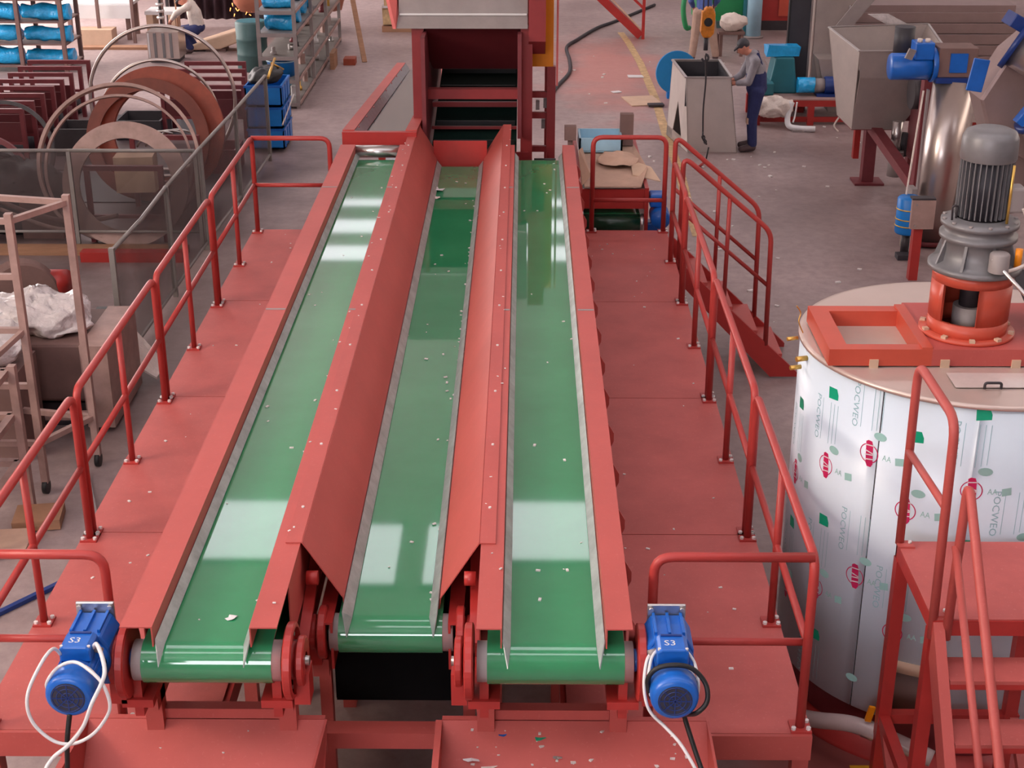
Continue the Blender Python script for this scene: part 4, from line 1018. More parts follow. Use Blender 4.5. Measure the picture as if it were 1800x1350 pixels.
MB().prism([T4[0] + V((.03, .03, -.42)), T4[1] + V((-.03, .03, -.42)), T4[2] + V((-.03, -.03, -.45)), T4[3] + V((.03, -.03, -.45))], (0, 0, .01)).build('inner_floor', DARK, hp)

ho = thing('hoist_hook_block', 'orange crane hook block hanging on cables above the steel hopper', 'hook', (2.55, 21.0, 0))
MB().prism([(2.47, 20.95, 2.15), (2.53, 20.95, 2.22), (2.62, 20.95, 2.22), (2.66, 20.95, 2.12), (2.65, 20.95, 1.86), (2.60, 20.95, 1.80), (2.50, 20.95, 1.80), (2.46, 20.95, 1.88)], (0, .14, 0)).build('sheave_block', HOOKO, ho, bevel=.02)
MB().cyl((2.56, 20.94, 2.02), (2.56, 21.10, 2.02), .06, 18).build('sheave_pin', BLACK, ho)
for x in (2.49, 2.555, 2.63): MB().tube([(x, 21.02, 2.15), (x, 21.02, ZC)], .008, 6).build('cable', DARK, ho)
MB().cyl((2.55, 21.02, 1.80), (2.55, 21.02, 1.62), .032, 12).build('swivel', CHAR, ho)
MB().tube([(2.55 + .045 * sin(t), 21.02, 1.56 - .06 * (1 - cos(t)) * .8) for t in [k * .35 for k in range(0, 14)]], .018, 8).build('hook', CHAR, ho)
sl2 = thing('chain_sling', 'thin dark chain sling with a red end hanging from the hoist hook', 'sling', (2.58, 20.95, .2))
MB().tube(spline([(2.55, 21.0, 1.55), (2.57, 20.98, 1.2), (2.555, 20.97, .8), (2.565, 20.96, .45), (2.56, 20.96, .38), (2.63, 20.96, .28)]), .012, 6).build('chain', DARK, sl2)
for k in range(3): MB().hoop((2.565 + .02 * k, 20.96, .44 - .06 * k), (1, .3 * k, 0), .028, .009, 14, 6).build('link', CHAR, sl2)
MB().tube([(2.66, 20.96, .24), (2.62, 20.9, .05)], .012, 6).build('sling_tail', BLACK, sl2)
MB().tube([(2.62, 20.9, .05), (2.50, 20.7, .02)], .02, 8).solo('sling_sleeve', REDD, 'small red sleeve lying on the floor under the chain sling', 'sleeve')

ds = thing('blue_disc', 'round blue steel disc standing on edge behind the steel hopper', 'disc', (2.6, 25.3, 0))
MB().lathe([(0, -.03), (.36, -.03), (.365, -.02), (.365, .02), (.36, .03), (0, .03)], (2.60, 25.3, .43), (.12, -1, .12), 48, smooth=False).build('disc_plate', M('disc_blue', (20, 124, 186), .45, var=.08), ds)
MB().bx(2.44, 2.54, 25.2, 25.4, 0, .12).build('foot', CRATE, ds)
MB().box((2.0, 25.0, .01), (.55, .7, .015), (0, 0, .2)).solo('floor_board', TANB, 'pale board lying on the floor beside the blue disc', 'board')
MB().box((2.2, 24.6, .035), (.26, .16, .03), (0, 0, .1)).solo('dark_scrap', DARK, 'dark flat scrap at the foot of the blue disc', 'scrap')
lumpy(MB().box((2.02, 27.0, .012), (.28, .2, .012)), .02, 2).solo('paper_sheet', WHITE, 'white paper sheet on the yellow floor line', 'paper')
MB().box((1.6, 25.7, .01), (.16, .12, .01), (0, 0, .4)).solo('paper_sheet', WHITE, 'small white paper scrap on the floor before the blue disc', 'paper')

rs = thing('far_stair', 'red stair stringer with post at the far end of the hall floor', 'stair', (2.2, 31, 0))
MB().beam((.75, 30.9, 1.55), (2.38, 30.9, .06), .30, .16).build('stringer', REDS, rs)
MB().beam((.95, 30.75, 1.62), (2.38, 30.75, .2), .02, .03).build('stringer_edge', TANB, rs)
MB().bx(2.40, 2.46, 30.72, 30.78, 0, 2.2).build('post', REDS, rs)
MB().beam((1.62, 30.75, 1.35), (2.43, 30.75, .62), .05, .05).build('brace', REDS, rs)
MB().bx(2.43, 2.9, 30.74, 30.77, .92, .96).build('tie_bar', MAROON, rs)
MB().tube(spline([(.40, 24.6, .03), (.53, 25.8, .03), (.82, 27.2, .03), (.86, 28.4, .03), (.84, 29.7, .03), (1.1, 30.6, .03), (1.55, 31.9, .03), (2.02, 32.8, .03), (3.0, 34.9, .03)]), .035, 8).solo('floor_hose', CHAR, 'long black hose curving over the floor near the red dust', 'hose')

# machines in the top right background
def solo_box(name, mat, label, cat, *bxs, **k):
    m = MB()
    for b_ in bxs: m.bx(*b_)
    return m.solo(name, mat, label, cat, **k)
gm = thing('green_press', 'green machine standing behind the second worker', 'machine', (3.9, 31, 0))
MB().bx(3.55, 4.55, 31.2, 32.2, .25, 1.8).build('body', GREENP, gm, bevel=.05); MB().bx(3.6, 4.5, 31.15, 31.2, .1, .3).build('base', DTEAL, gm)
MB().cyl((3.75, 31.18, .9), (3.75, 31.2, .9), .2, 20).build('cover', DTEAL, gm)
MB().tube(spline([(3.12, 29.2, 1.3), (3.06, 29.1, .9), (3.12, 29.1, .55), (3.2, 29.2, .5)]), .05, 8).solo('green_strap', GREENP, 'green strap hanging beside the second worker', 'strap')
crumple(MB().ball((4.02, 29.1, .62), (.24, .22, .16), 36, 22), .07, 4, .472).solo('cloth_bundle', SACK, 'pale bundle of cloth on the work stool behind the hook', 'bundle')
sto = thing('work_stool', 'brown work stool under the pale cloth bundle', 'stool', (4.0, 29.1, 0))
MB().bx(3.75, 4.25, 28.9, 29.35, .42, .47).build('seat', BROWN, sto)
for (x, y) in ((3.8, 28.95), (4.2, 28.95), (3.8, 29.3), (4.2, 29.3)): MB().bx(x - .03, x + .03, y - .03, y + .03, 0, .42).build('leg', BROWN, sto)
pp = thing('pale_column', 'pale blue round column behind the worker', 'column', (4.75, 31, 0))
MB().cyl((4.72, 31, 0), (4.72, 31, 2.2), .16, 24).build('shaft', PALEB, pp); MB().bx(4.5, 4.56, 30.95, 31.1, .0, 2.2).build('edge_strip', TEAL, pp); MB().cyl((4.72, 31, 0), (4.72, 31, .04), .22, 20).build('base', GREYP, pp)
solo_box('leaning_board', PINK, 'narrow pink board standing upright behind the capped worker', 'board', (4.62, 4.78, 26.0, 26.05, 0, 1.35))
cb = thing('red_cabinet', 'red switch cabinet with small grey plates in the far background', 'cabinet', (5.6, 32, 0))
MB().bx(5.0, 6.2, 31.8, 32.6, .2, 1.9).build('body', MATS['red_gloss_paint'], cb)
MB().bx(5.35, 5.85, 31.76, 31.8, .3, 1.85).build('door', ORED, cb)
for z in (.6, .85, 1.1): MB().bx(5.72, 5.80, 31.74, 31.76, z, z + .1).build('plate', GREYP, cb)
MB().bx(5.0, 6.2, 31.8, 32.6, 0, .2).build('plinth', DARK, cb)
lumpy(MB().box((5.75, 29.6, .10), (.5, .4, .12)), .12, 6, 2).solo('white_sack', WHITE, 'white plastic sheet lying before the red cabinet', 'sheet')
solo_box('floor_mat', GREYP, 'dark flat mat on the floor behind the capped worker', 'mat', (4.6, 5.6, 27.9, 28.6, .0, .02))
dk = thing('dark_partition', 'tall charcoal panel next to the grey column cabinet', 'panel', (4.6, 24.3, 0))
MB().bx(4.30, 4.62, 24.35, 24.42, .35, 3.2).build('panel', CHAR, dk); MB().bx(4.27, 4.30, 24.33, 24.44, .35, 3.2).build('edge', BLACK, dk); MB().bx(4.62, 4.65, 24.33, 24.44, .35, 3.2).build('edge', STEEL, dk)
MB().bx(4.28, 4.64, 24.3, 24.5, 0, .35).build('foot', MAROON, dk)
gc = thing('grey_elevator', 'tall grey sheet steel elevator casing beside the charcoal panel', 'machine', (4.9, 24, 0))
MB().bx(4.70, 5.40, 24.3, 24.9, .3, 3.2).build('casing', INOXM, gc)
MB().prism([(4.70, 24.3, .95), (5.15, 24.3, .95), (5.05, 24.3, .10), (4.92, 24.3, .10)], (0, -.5, 0)).build('outlet', INOXM, gc)
MB().beam((4.95, 23.75, 1.35), (5.55, 23.75, 2.15), .22, .02, (0, 1, 0)).build('slide', GREYP, gc)
for (x, y) in ((4.75, 24.35), (5.35, 24.35), (4.75, 24.85), (5.35, 24.85)): MB().bx(x - .03, x + .03, y - .03, y + .03, 0, .3).build('leg', MAROON, gc)

bs = thing('machine_base', 'long red welded base frame under the teal gear unit', 'frame', (4.5, 23.8, 0))
MB().bx(3.66, 5.4, 23.3, 23.38, .30, .40).build('beam', REDS, bs); MB().bx(3.66, 5.4, 24.2, 24.28, .30, .40).build('beam', REDS, bs)
for x in (3.70, 4.55, 5.3):
    for y in (23.34, 24.24): MB().bx(x - .05, x + .05, y - .05, y + .05, 0, .30).build('leg', REDS, bs)
MB().bx(3.66, 5.4, 23.3, 24.28, .40, .42).build('top_plate', FRAME, bs); MB().bx(3.72, 5.3, 23.36, 23.40, .04, .12).build('lower_beam', REDS, bs)
gu = thing('gear_unit', 'teal gear unit with a blue wrapped top behind the capped worker', 'gearbox', (4.1, 23.9, .42))
MB().prism([(3.90, 23.7, .42), (4.38, 23.7, .42), (4.30, 23.7, 1.0), (4.0, 23.7, 1.0)], (0, .45, 0)).build('housing', TEAL, gu, bevel=.03); MB().bx(3.74, 3.98, 23.55, 23.95, .42, .62).build('foot', TEAL, gu, bevel=.02)
lumpy(MB().box((4.12, 23.9, 1.08), (.50, .36, .16)), .05, 5, 5).build('wrapped_top', CYAN, gu)
m2 = thing('base_motor', 'blue motor with plastic wrap on the red base frame', 'motor', (4.7, 23.7, .42))
lumpy(MB().cyl((4.36, 23.6, .58), (4.62, 23.6, .58), .13, 16), .02, 1, 6).build('coupling_wrap', CYAN, m2); MB().cyl((4.62, 23.6, .58), (4.78, 23.6, .58), .11, 18).build('coupling', GREYP, m2)
MB().lathe([(0, 0), (.13, 0), (.14, .02), (.14, .36), (.12, .40), (0, .40)], (4.78, 23.6, .58), (1, 0, 0), 22).build('motor_body', DBLUE, m2); MB().bx(4.65, 5.05, 23.45, 23.75, .42, .46).build('foot', DBLUE, m2)
crumple(MB().ball((3.95, 23.18, .32), (.30, .16, .17), 40, 24), .08, 8).solo('rag_bundle', SACK, 'crumpled white rag bundle on the red base frame', 'bundle')
MB().tube(spline([(4.2, 23.1, .42), (4.14, 23.05, .2), (4.16, 22.98, .07), (4.3, 22.9, .05), (4.55, 22.85, .05)]), .045, 10).solo('bent_pipe', WHITE, 'white bent pipe leaning by the red base frame', 'pipe')
MB().tube(spline([(4.28, 23.1, .42), (4.25, 23.05, .2), (4.22, 23.0, .12)]), .014, 6).solo('thin_cord', WHITE, 'thin white cord hanging beside the bent pipe', 'cord')
solo_box('pipe_tray', GREYP, 'flat grey tray on the floor beneath the bent pipe', 'tray', (4.2, 4.5, 22.85, 23.15, 0, .03))
MB().tube(spline([(5.0, 22.9, .6), (4.95, 22.9, .3), (4.85, 22.9, .1), (4.92, 22.9, .0)]), .014, 6).solo('thin_cord', SACK, 'thin pale cord hanging under the stainless feed hopper', 'cord')

# stainless feed hopper and screw conveyor
fh = thing('feed_hopper', 'stainless feed hopper with slanted mouth on the screw machine', 'hopper', (4.9, 20, 0))
mo = [V(p) for p in ((4.12, 20.35, 2.06), (4.40, 19.6, 1.88), (5.55, 19.6, 1.88), (5.50, 20.5, 2.08))]
bo = [V(p) for p in ((4.28, 20.1, .92), (4.42, 19.75, .80), (5.05, 19.75, .80), (5.0, 20.2, .92))]
for i, nm in enumerate(('side_sheet', 'front_sheet', 'side_sheet', 'back_sheet')):
    j = (i + 1) % 4
    c0 = (mo[i] + mo[j] + bo[i] + bo[j]) / 4; ctr = (sum(mo, V()) + sum(bo, V())) / 8
    q = (ctr - c0).normalized() * .012
    if i == 1:
        k0, k1 = V((4.44, 19.62, 1.52)), V((5.50, 19.62, 1.52))
        MB().prism([mo[1], mo[2], k1, k0], tuple(q)).build(nm, INOXM, fh); MB().prism([k0, k1, bo[2], bo[1]], tuple(q)).build('slope_sheet', INOXM, fh)
    else: MB().prism([mo[i], mo[j], bo[j], bo[i]], tuple(q)).build(nm, INOXM, fh)
    MB().beam(mo[i], mo[j], .03, .015).build('rim', STEEL, fh)
MB().prism([V((4.55, 19.99, 1.5)), V((5.3, 19.99, 1.5)), V((5.3, 20.3, 1.55)), V((4.5, 20.3, 1.55))], (0, 0, .01)).build('inner_slope', INOX, fh)
MB().prism(bo, (0, 0, -.01)).build('bottom_plate', MAROON, fh)
stn = thing('hopper_stand', 'dark maroon stand carrying the stainless feed hopper', 'stand', (5.0, 20, 0))
MB().bx(4.66, 4.82, 19.9, 20.06, 0, 1.0).build('post', MAROON, stn); MB().bx(4.92, 5.08, 18.2, 18.36, 0, 1.85).build('post', MAROON, stn); MB().bx(5.5, 5.66, 20.8, 20.96, 0, 1.9).build('post', MAROON, stn)
MB().bx(4.55, 4.95, 19.8, 20.15, 0, .03).build('foot_plate', MAROON, stn); MB().beam((4.74, 19.88, .80), (5.0, 18.37, .38), .14, .12).build('brace', MAROON, stn)
MB().bx(5.08, 5.9, 18.22, 18.34, .34, .46).build('beam', MAROON, stn); MB().bx(4.8, 5.6, 19.9, 20.0, .88, .98).build('beam', MAROON, stn)
MB().bx(4.60, 4.68, 20.3, 20.4, .25, .95).build('strip', REDS, stn)
sm_ = thing('screw_housing', 'dark maroon screw machine housing between feed hopper and stainless tube', 'machine', (5.5, 19, 0))
MB().bx(5.12, 6.0, 18.6, 19.5, .5, 1.75).build('housing', MATS['deep_maroon'], sm_, bevel=.03); MB().cyl((5.0, 19.1, 1.45), (5.12, 19.1, 1.45), .22, 24).build('cover', DARK, sm_)
for x in (5.25, 5.9): MB().bx(x - .05, x + .05, 18.7, 18.8, 0, .5).build('leg', MAROON, sm_)
vl = thing('slide_valve', 'grey pneumatic valve under the stainless feed hopper', 'valve', (5.0, 19.6, .3))
MB().cyl((5.0, 19.6, .95), (5.0, 19.6, .55), .07, 16).build('cylinder', STEEL, vl); MB().cyl((5.02, 19.6, .55), (5.02, 19.6, .2), .10, 16).build('body', GREYP, vl); MB().lathe([(0, -.05), (.16, -.05), (.16, .05), (0, .05)], (5.12, 19.65, .62), (0, 1, 0), 20).build('flange', DARK, vl); MB().bx(4.9, 5.1, 19.5, 19.7, .5, .54).build('collar', STEEL, vl)

bm = thing('screw_motor', 'big blue geared motor on top of the vertical stainless tube', 'motor', (4.6, 17.4, 1.95))
MB().lathe([(0, 0), (.14, 0), (.155, .02), (.155, .46), (.13, .48)], (4.27, 17.4, 2.12), (1, 0, 0), 28).build('motor_body', BLUE, bm)
MB().bx(4.52, 4.74, 17.25, 17.5, 2.22, 2.42).build('terminal_box', BLUE, bm, bevel=.015)
for x in (4.57, 4.66): MB().cyl((x, 17.3, 2.42), (x, 17.3, 2.46), .03, 10).build('cable_gland', SACK, bm)
MB().lathe([(.19, 0), (.20, .01), (.20, .05), (.19, .06), (0, .06)], (4.74, 17.4, 2.14), (1, 0, 0), 28).build('flange', BLUE, bm)
MB().bx(4.80, 5.25, 17.25, 17.6, 2.02, 2.36).build('gearbox', BROWN, bm, bevel=.01); MB().bx(4.93, 5.13, 17.23, 17.25, 2.08, 2.30).build('cover', BLUE, bm)
MB().bx(4.78, 5.28, 17.2, 17.65, 1.96, 2.02).build('mounting_plate', DBLUE, bm)
MB().cyl((4.5, 17.75, 2.2), (4.5, 17.75, 2.52), .12, 16).build('breather', CHAR, bm); MB().box((4.45, 17.2, 2.30), (.10, .02, .12), (.2, .3, .4)).build('tag', GREYP, bm)
tb = thing('screw_tube', 'polished vertical stainless tube of the screw conveyor behind the mixer', 'tube', (4.98, 17.2, 0))
MB().cyl((4.93, 17.3, .0), (5.05, 17.42, 1.96), .235, 40).build('tube', INOX, tb)
MB().bx(4.68, 4.70, 17.12, 17.2, .0, 1.9).build('edge_strip', STEEL, tb); MB().bx(4.62, 4.68, 17.1, 17.3, .55, .72).build('bracket', GREYP, tb)
MB().lathe([(.235, 0), (.27, 0), (.27, .05), (.235, .05)], (4.93, 17.3, .02), (0, 0, 1), 32).build('foot_flange', MAROON, tb)
MB().tube([(4.62, 17.1, 1.9), (4.50, 16.9, .75), (4.48, 16.85, .1)], .012, 8).solo('thin_cord', SACK, 'pale cable running straight down in front of the stainless tube', 'cable')
ctl = thing('junction_plate', 'brown junction plate on a red post near the mixer', 'plate', (4.42, 15.9, 0))
MB().bx(4.30, 4.56, 15.85, 15.9, .62, .95).build('plate', FRAME, ctl); MB().bx(4.30, 4.56, 15.86, 15.98, .95, .97).build('top_lip', DARK, ctl); MB().bx(4.36, 4.46, 15.9, 16.0, 0, .62).build('post', REDS, ctl)
for z in (.66, .90): MB().cyl((4.35, 15.85, z), (4.35, 15.84, z), .012, 8).build('screw', STEEL, ctl)
br = thing('blue_drum', 'blue canister with pale straps behind the junction plate', 'drum', (4.5, 16.7, .25))
MB().lathe([(0, 0), (.13, 0), (.14, .02), (.14, .42), (.12, .44), (0, .44)], (4.52, 16.8, .28), (0, 0, 1), 24).build('body', CRATE, br)
for z in (.38, .46, .58): MB().hoop((4.52, 16.8, z), (0, 0, 1), .142, .008, 28, 6).build('strap', BRASS, br)
MB().cyl((4.52, 16.8, .0), (4.52, 16.8, .28), .05, 12).build('stand', DARK, br); MB().bx(4.40, 4.62, 16.6, 16.75, 0, .06).build('foot', CHAR, br)
solo_box('floor_plate', REDS, 'red plate standing behind the junction plate', 'plate', (5.15, 5.6, 16.6, 16.7, 0, 1.2))

tr = thing('stainless_trough', 'long ribbed stainless trough across the far background', 'trough', (6.6, 24, 0))
for k, z in enumerate((.75, .98, 1.14, 1.30, 1.46)):
    MB().bx(5.25, 7.9, 23.9 + .08 * k, 24.0 + .08 * k, z, z + (.22 if k == 0 else .15)).build('side_rib', TROUGH, tr)
MB().bx(5.25, 7.9, 24.3, 25.4, .75, 1.72).build('body', TROUGH, tr)
MB().prism([(5.25, 23.88, .75), (5.25, 24.3, 1.72), (5.25, 24.9, 1.72), (5.25, 24.9, .75)], (-.03, 0, 0)).build('end_plate', GREYP, tr)
for x in (5.5, 7.6): MB().bx(x - .06, x + .06, 24.3, 24.5, 0, .75).build('leg', MAROON, tr)
lumpy(MB().prism([(4.66, 20.5, 2.20), (4.95, 20.5, 2.22), (5.42, 20.5, 1.97), (5.36, 20.5, 1.92), (4.98, 20.5, 2.04)], (0, .03, 0)), .02, 2, 5).solo('plastic_sheet', FILMB, 'crumpled plastic sheet hanging over the feed hopper corner', 'sheet')
solo_box('far_crate', ORED, 'orange slatted crate behind the stainless trough', 'crate', (6.6, 8.4, 28.0, 29.0, 0, 1.4))
solo_box('far_box', WHITE, 'white box behind the stainless trough', 'box', (5.6, 6.4, 28.5, 29.0, 0, 1.45))

# inclined screw conveyors at the edge of the picture
es = thing('inclined_screw', 'wide matt stainless elbow chute with blue clamp plates by the frame edge', 'chute', (5.2, 15.6, 0))
MB().prism([(4.80, 15.5, 2.15), (5.05, 15.5, 2.62), (5.35, 15.5, 2.9), (6.0, 15.5, 2.3), (5.75, 15.5, 1.6), (5.35, 15.5, 1.5), (4.95, 15.5, 1.72)], (0, .5, 0)).build('casing', TROUGH, es, bevel=.03)
MB().cyl((5.05, 15.4, 2.75), (5.75, 15.1, 2.35), .22, 28).build('upper_tube', INOX, es)
MB().cyl((5.35, 15.3, 2.05), (5.75, 15.3, 1.1), .20, 28).build('lower_tube', INOX, es)
MB().lathe([(.21, -.03), (.27, -.03), (.27, .03), (.21, .03)], (5.05, 15.4, 2.75), (.7, -.3, -.4), 28).build('clamp_ring', DBLUE, es); MB().lathe([(.20, -.03), (.26, -.03), (.26, .03), (.20, .03)], (5.38, 15.3, 1.98), (.4, 0, -.95), 28).build('clamp_ring', DBLUE, es)
MB().box((4.72, 15.45, 2.42), (.17, .03, .34), (0, .15, 0)).build('clamp_plate', BLUE, es, bevel=.01); MB().box((5.18, 15.2, 2.06), (.10, .12, .22), (0, .6, 0)).build('clamp_plate', BLUE, es, bevel=.01); MB().box((5.08, 15.4, 2.95), (.3, .3, .14), (0, .5, 0)).build('clamp_plate', DBLUE, es, bevel=.01)
MB().prism([(5.15, 15.6, 1.55), (5.5, 15.6, 1.6), (5.4, 15.6, .9), (5.0, 15.6, .8), (5.0, 15.6, 1.2)], (0, .3, 0)).build('lower_chute', TROUGH, es)
for (x, y) in ((5.2, 15.9), (6.0, 15.9)): MB().bx(x - .05, x + .05, y - .05, y + .05, 0, 1.6).build('leg', MAROON, es)
sb = thing('paper_sack', 'paper sack with red print behind the mixer motor', 'sack', (5.64, 18.05, 0))
lumpy(MB().box((5.66, 18.1, 1.36), (.36, .2, .46)), .03, 3, 4).build('bag', SACK, sb); MB().bx(5.50, 5.82, 17.97, 17.98, 1.18, 1.32).build('red_print', REDS, sb); MB().bx(5.46, 5.88, 17.95, 18.18, 0, 1.12).build('stand', DARK, sb)
vs, fs = letters('CATEPPA', .062); mb = MB(); mb._add([(5.50 + v.x, 17.965, 1.42 + v.y) for v in vs], fs); mb.build('print_lettering', GREYP, sb)
wp = thing('far_workbench', 'low grey bench with a white cloth beside the mixer at the frame edge', 'bench', (4.1, 11, 0))
MB().bx(3.72, 4.6, 10.9, 11.6, 1.08, 1.12).build('top', GREYP, wp)
for (x, y) in ((3.8, 10.95), (4.5, 10.95), (3.8, 11.5), (4.5, 11.5)): MB().bx(x - .03, x + .03, y - .03, y + .03, 0, 1.08).build('leg', MAROON, wp)
lumpy(MB().box((3.92, 11.0, 1.20), (.2, .3, .14)), .04, 2, 5).solo('white_cloth', WHITE, 'white cloth lump on the grey bench behind the mixer', 'cloth')
# ============================================================ left background: wire fence
fn = thing('wire_fence', 'grey framed wire mesh fence running along the walkway side', 'fence', (-3.8, 17, 0))
fp = [(-3.87, 13.2), (-3.83, 15.3), (-3.80, 16.95), (-3.74, 18.9), (-3.70, 21.05)]
for (x, y) in fp: MB().bx(x - .025, x + .025, y - .025, y + .025, 0, 1.25).build('post', FENCE, fn)
for i in range(4):
    (x0, y0), (x1, y1) = fp[i], fp[i + 1]
    if i == 0:    # the near bay sags: top edge is bent down to the end post
        tp = [(x0, y0, 1.22), ((x0 + x1) / 2, (y0 + y1) / 2, 1.20), (x1, y1, 1.24)]
    else: tp = [(x0, y0, 1.24), (x1, y1, 1.24)]
    MB().tube(tp, .022, 8).build('top_bar', FENCE, fn); MB().tube([(x0, y0, .10), (x1, y1, .10)], .020, 8).build('bottom_bar', FENCE, fn)
    MB().prism([(x0, y0, .10), (x1, y1, .10), (x1, y1, 1.23), (x0, y0, 1.23)], (.004, 0, 0)).build('mesh_panel', MESHM, fn)
fc = thing('wire_fence', 'grey wire mesh fence standing across in front of the steel rings', 'fence', (-6, 16.95, 0))
for x in (-8.3, -6.9, -5.35, -3.86): MB().bx(x - .022, x + .022, 16.93, 16.97, 0, 1.22).build('post', FENCE, fc)
for (a, b_) in ((-8.3, -6.9), (-6.9, -5.35), (-5.35, -3.86)):
    MB().tube([(a, 16.95, 1.21), (b_, 16.95, 1.21)], .022, 8).build('top_bar', FENCE, fc); MB().tube([(a, 16.95, .22), (b_, 16.95, .22)], .018, 8).build('bottom_bar', FENCE, fc)
    MB().bx(a, b_, 16.948, 16.952, .22, 1.21).build('mesh_panel', MESHM, fc)

# ============================================================ steel rings and red frames
def ring(label, c, tilt, R, mat, flat=None, r=.03, sink=0):
    nrm = V((.06, -cos(tilt), sin(tilt)))
    m = MB().hoop(c, nrm, R, r, 72, 8, flat)
    return m.solo('steel_ring', mat, label, 'ring', group='big steel rings stored on edge')
ring('large thin bright steel hoop, tallest of the stored rings', (-5.05, 20.5, 1.03), .05, 1.00, INOX, r=.026)
ring('thin bright steel hoop standing just inside the tallest hoop', (-5.03, 20.2, .82), .08, .80, INOX, r=.022)
ring('wide rust brown flange ring standing behind the grey ring', (-4.85, 19.35, .84), .30, .86, RUST, flat=(.10, .26))
ring('rust brown inner ring nested in front of the wide rust flange', (-4.95, 19.1, .80), .30, .80, M('rust_dark', (120, 50, 32), .55, var=.2), flat=(.06, .16))
ring('flat dusty grey ring leaning before the rust brown flange', (-4.95, 17.62, .885), .45, .985, FRAME, flat=(.09, .04))
ring('second flat dusty grey ring tucked inside the first', (-4.97, 17.66, .82), .45, .90, FRAME, flat=(.05, .03))
ring('dusty beige ring lying lowest right behind the fence', (-4.79, 17.24, .72), .3, .75, FRAME, flat=(.05, .20))
ring('dark ring half hidden behind the stack of red frames', (-6.9, 19.2, .62), .25, .66, DARK, flat=(.06, .05))
ring('dark brown ring standing by the fence near the frame edge', (-6.75, 17.9, .55), .2, .60, MAROON, flat=(.08, .06))
for k in range(3):
    MB().tube([(-4.75 + .10 * k + .35 * cos(t), 19.0 + .05 * k, .62 + .32 * sin(t)) for t in [pi * (.35 + .06 * i) for i in range(10)]], .014, 6).solo('bent_rod', STEEL, 'bright bent steel rod inside the rings, %s from the rust flange' % ('first', 'second', 'third')[k], 'rod', group='bent rods inside the rings')
lumpy(MB().box((-5.0, 18.6, .5), (.5, .3, .5)), .05, 4, 3).solo('scrap_box', TANB, 'pale crate of scrap seen through the rings', 'box')
ordn = ['first', 'second', 'third', 'fourth', 'fifth', 'sixth', 'seventh', 'eighth']
def uframe(label, x0, x1, y, h, grp, t=.06, web=0):
    f = thing('ring_cradle', label, 'frame', ((x0 + x1) / 2, y, 0), grp)
    for x in (x0 + t / 2, x1 - t / 2): MB().bx(x - t / 2, x + t / 2, y - t / 2, y + t / 2, 0, h - t).build('upright', MAROON, f)
    MB().bx(x0, x1, y - t / 2, y + t / 2, h - t, h).build('top_bar', MAROON, f)
    MB().bx(x0 + t, x1 - t, y - t / 3, y + t / 3, .30, .34).build('lower_bar', MAROON, f)
    if web: MB().bx(x0 + t, x1 - t, y - .006, y + .006, .34, web).build('web_plate', MATS['deep_maroon'], f)
    return f
for i in range(8):
    uframe('maroon welded frame in the row beside the blue wrapped rack, %s from the back' % ordn[i], -8.15, -7.13, 24.3 - .5 * i, .82, 'red frames beside the blue rack', web=.62 if i > 1 else 0)
for i in range(4):
    uframe('maroon welded frame in the row before the blue crates, %s from the back' % ordn[i], -5.55, -4.55 + .1 * i, 24.2 - .6 * i, .82, 'red frames before the blue crates', web=.6 if i > 1 else 0)
for i, (a, b_, y) in enumerate(((-5.28, -4.33, 17.25), (-5.1, -4.2, 18.75))):
    uframe('maroon frame standing right behind the cross fence, %s one' % ('nearer', 'farther')[i], a, b_, y, .95, 'red frames behind the cross fence')
crumple(MB().ball((-6.75, 18.0, .3), (1.05, .55, .62), 48, 28), .16, 6, .0).solo('shade_mound', BLACK, 'black mound added as painted shade behind the cross fence at the frame edge', 'shade filler')  # added dark mass, its black stands in for shade behind the fence
solo_box('long_timber', WOOD, 'brown timber lying on the floor along the cross fence', 'timber', (-6.5, -4.0, 16.70, 16.84, 0, .10))
solo_box('red_beam', REDS, 'red steel beam on the floor before the cross fence', 'beam', (-5.2, -4.0, 16.45, 16.6, 0, .12))
MB().tube(spline([(-6.4, 17.2, .55), (-5.9, 17.2, .35), (-5.4, 17.15, .28), (-4.9, 17.15, .36)]), .03, 8).solo('sagging_cable', BROWN, 'brown sagging cable behind the cross fence', 'cable')
MB().tube(spline([(-6.3, 17.1, .45), (-5.7, 17.1, .22), (-5.3, 17.1, .20)]), .025, 8).solo('sagging_cable', FRAME, 'pale sagging cable below the brown one at the fence', 'cable')

# ============================================================ racks with wrapped goods
r1 = thing('storage_rack', 'steel rack loaded with blue wrapped rolls', 'rack', (-9.4, 27.8, 0))
for x in (-10.7, -9.25, -8.45):
    for y in (27.3, 28.3): MB().bx(x - .035, x + .035, y - .035, y + .035, 0, 2.2).build('post', BROWN, r1)
lv = (.12, .52, .92, 1.32, 1.72)
for z in lv: MB().bx(-10.75, -8.4, 27.3, 28.3, z - .025, z).build('shelf', BROWN, r1)
names_l = ('lowest', 'second lowest', 'middle', 'second highest', 'highest')
k = 0
for li, z in enumerate(lv):
    for j, (a, b_) in enumerate(((-10.6, -9.3), (-9.2, -8.35))):
        rr = .145 if j == 0 else .13
        m = MB().cyl((a, 27.55, z + rr), (b_, 27.6, z + rr), rr, 20); m2_ = MB()
        m2_.tube([(a + (b_ - a) * t / 14, 27.55, z + rr + .012) for t in range(15)], rr, 20)
        crumple(m2_, .05, k)
        for v in m2_.v: v.z = max(v.z, z + .001)
        m2_.solo('wrapped_roll', CYAN, 'blue wrapped %s roll on the %s shelf of the blue rack' % (('long', 'short')[j], names_l[li]), 'roll', group='blue wrapped rolls on the rack'); k += 1
r2 = thing('parts_rack', 'tall open steel rack with blue wraps and small metal parts', 'rack', (-4.05, 27.4, 0))
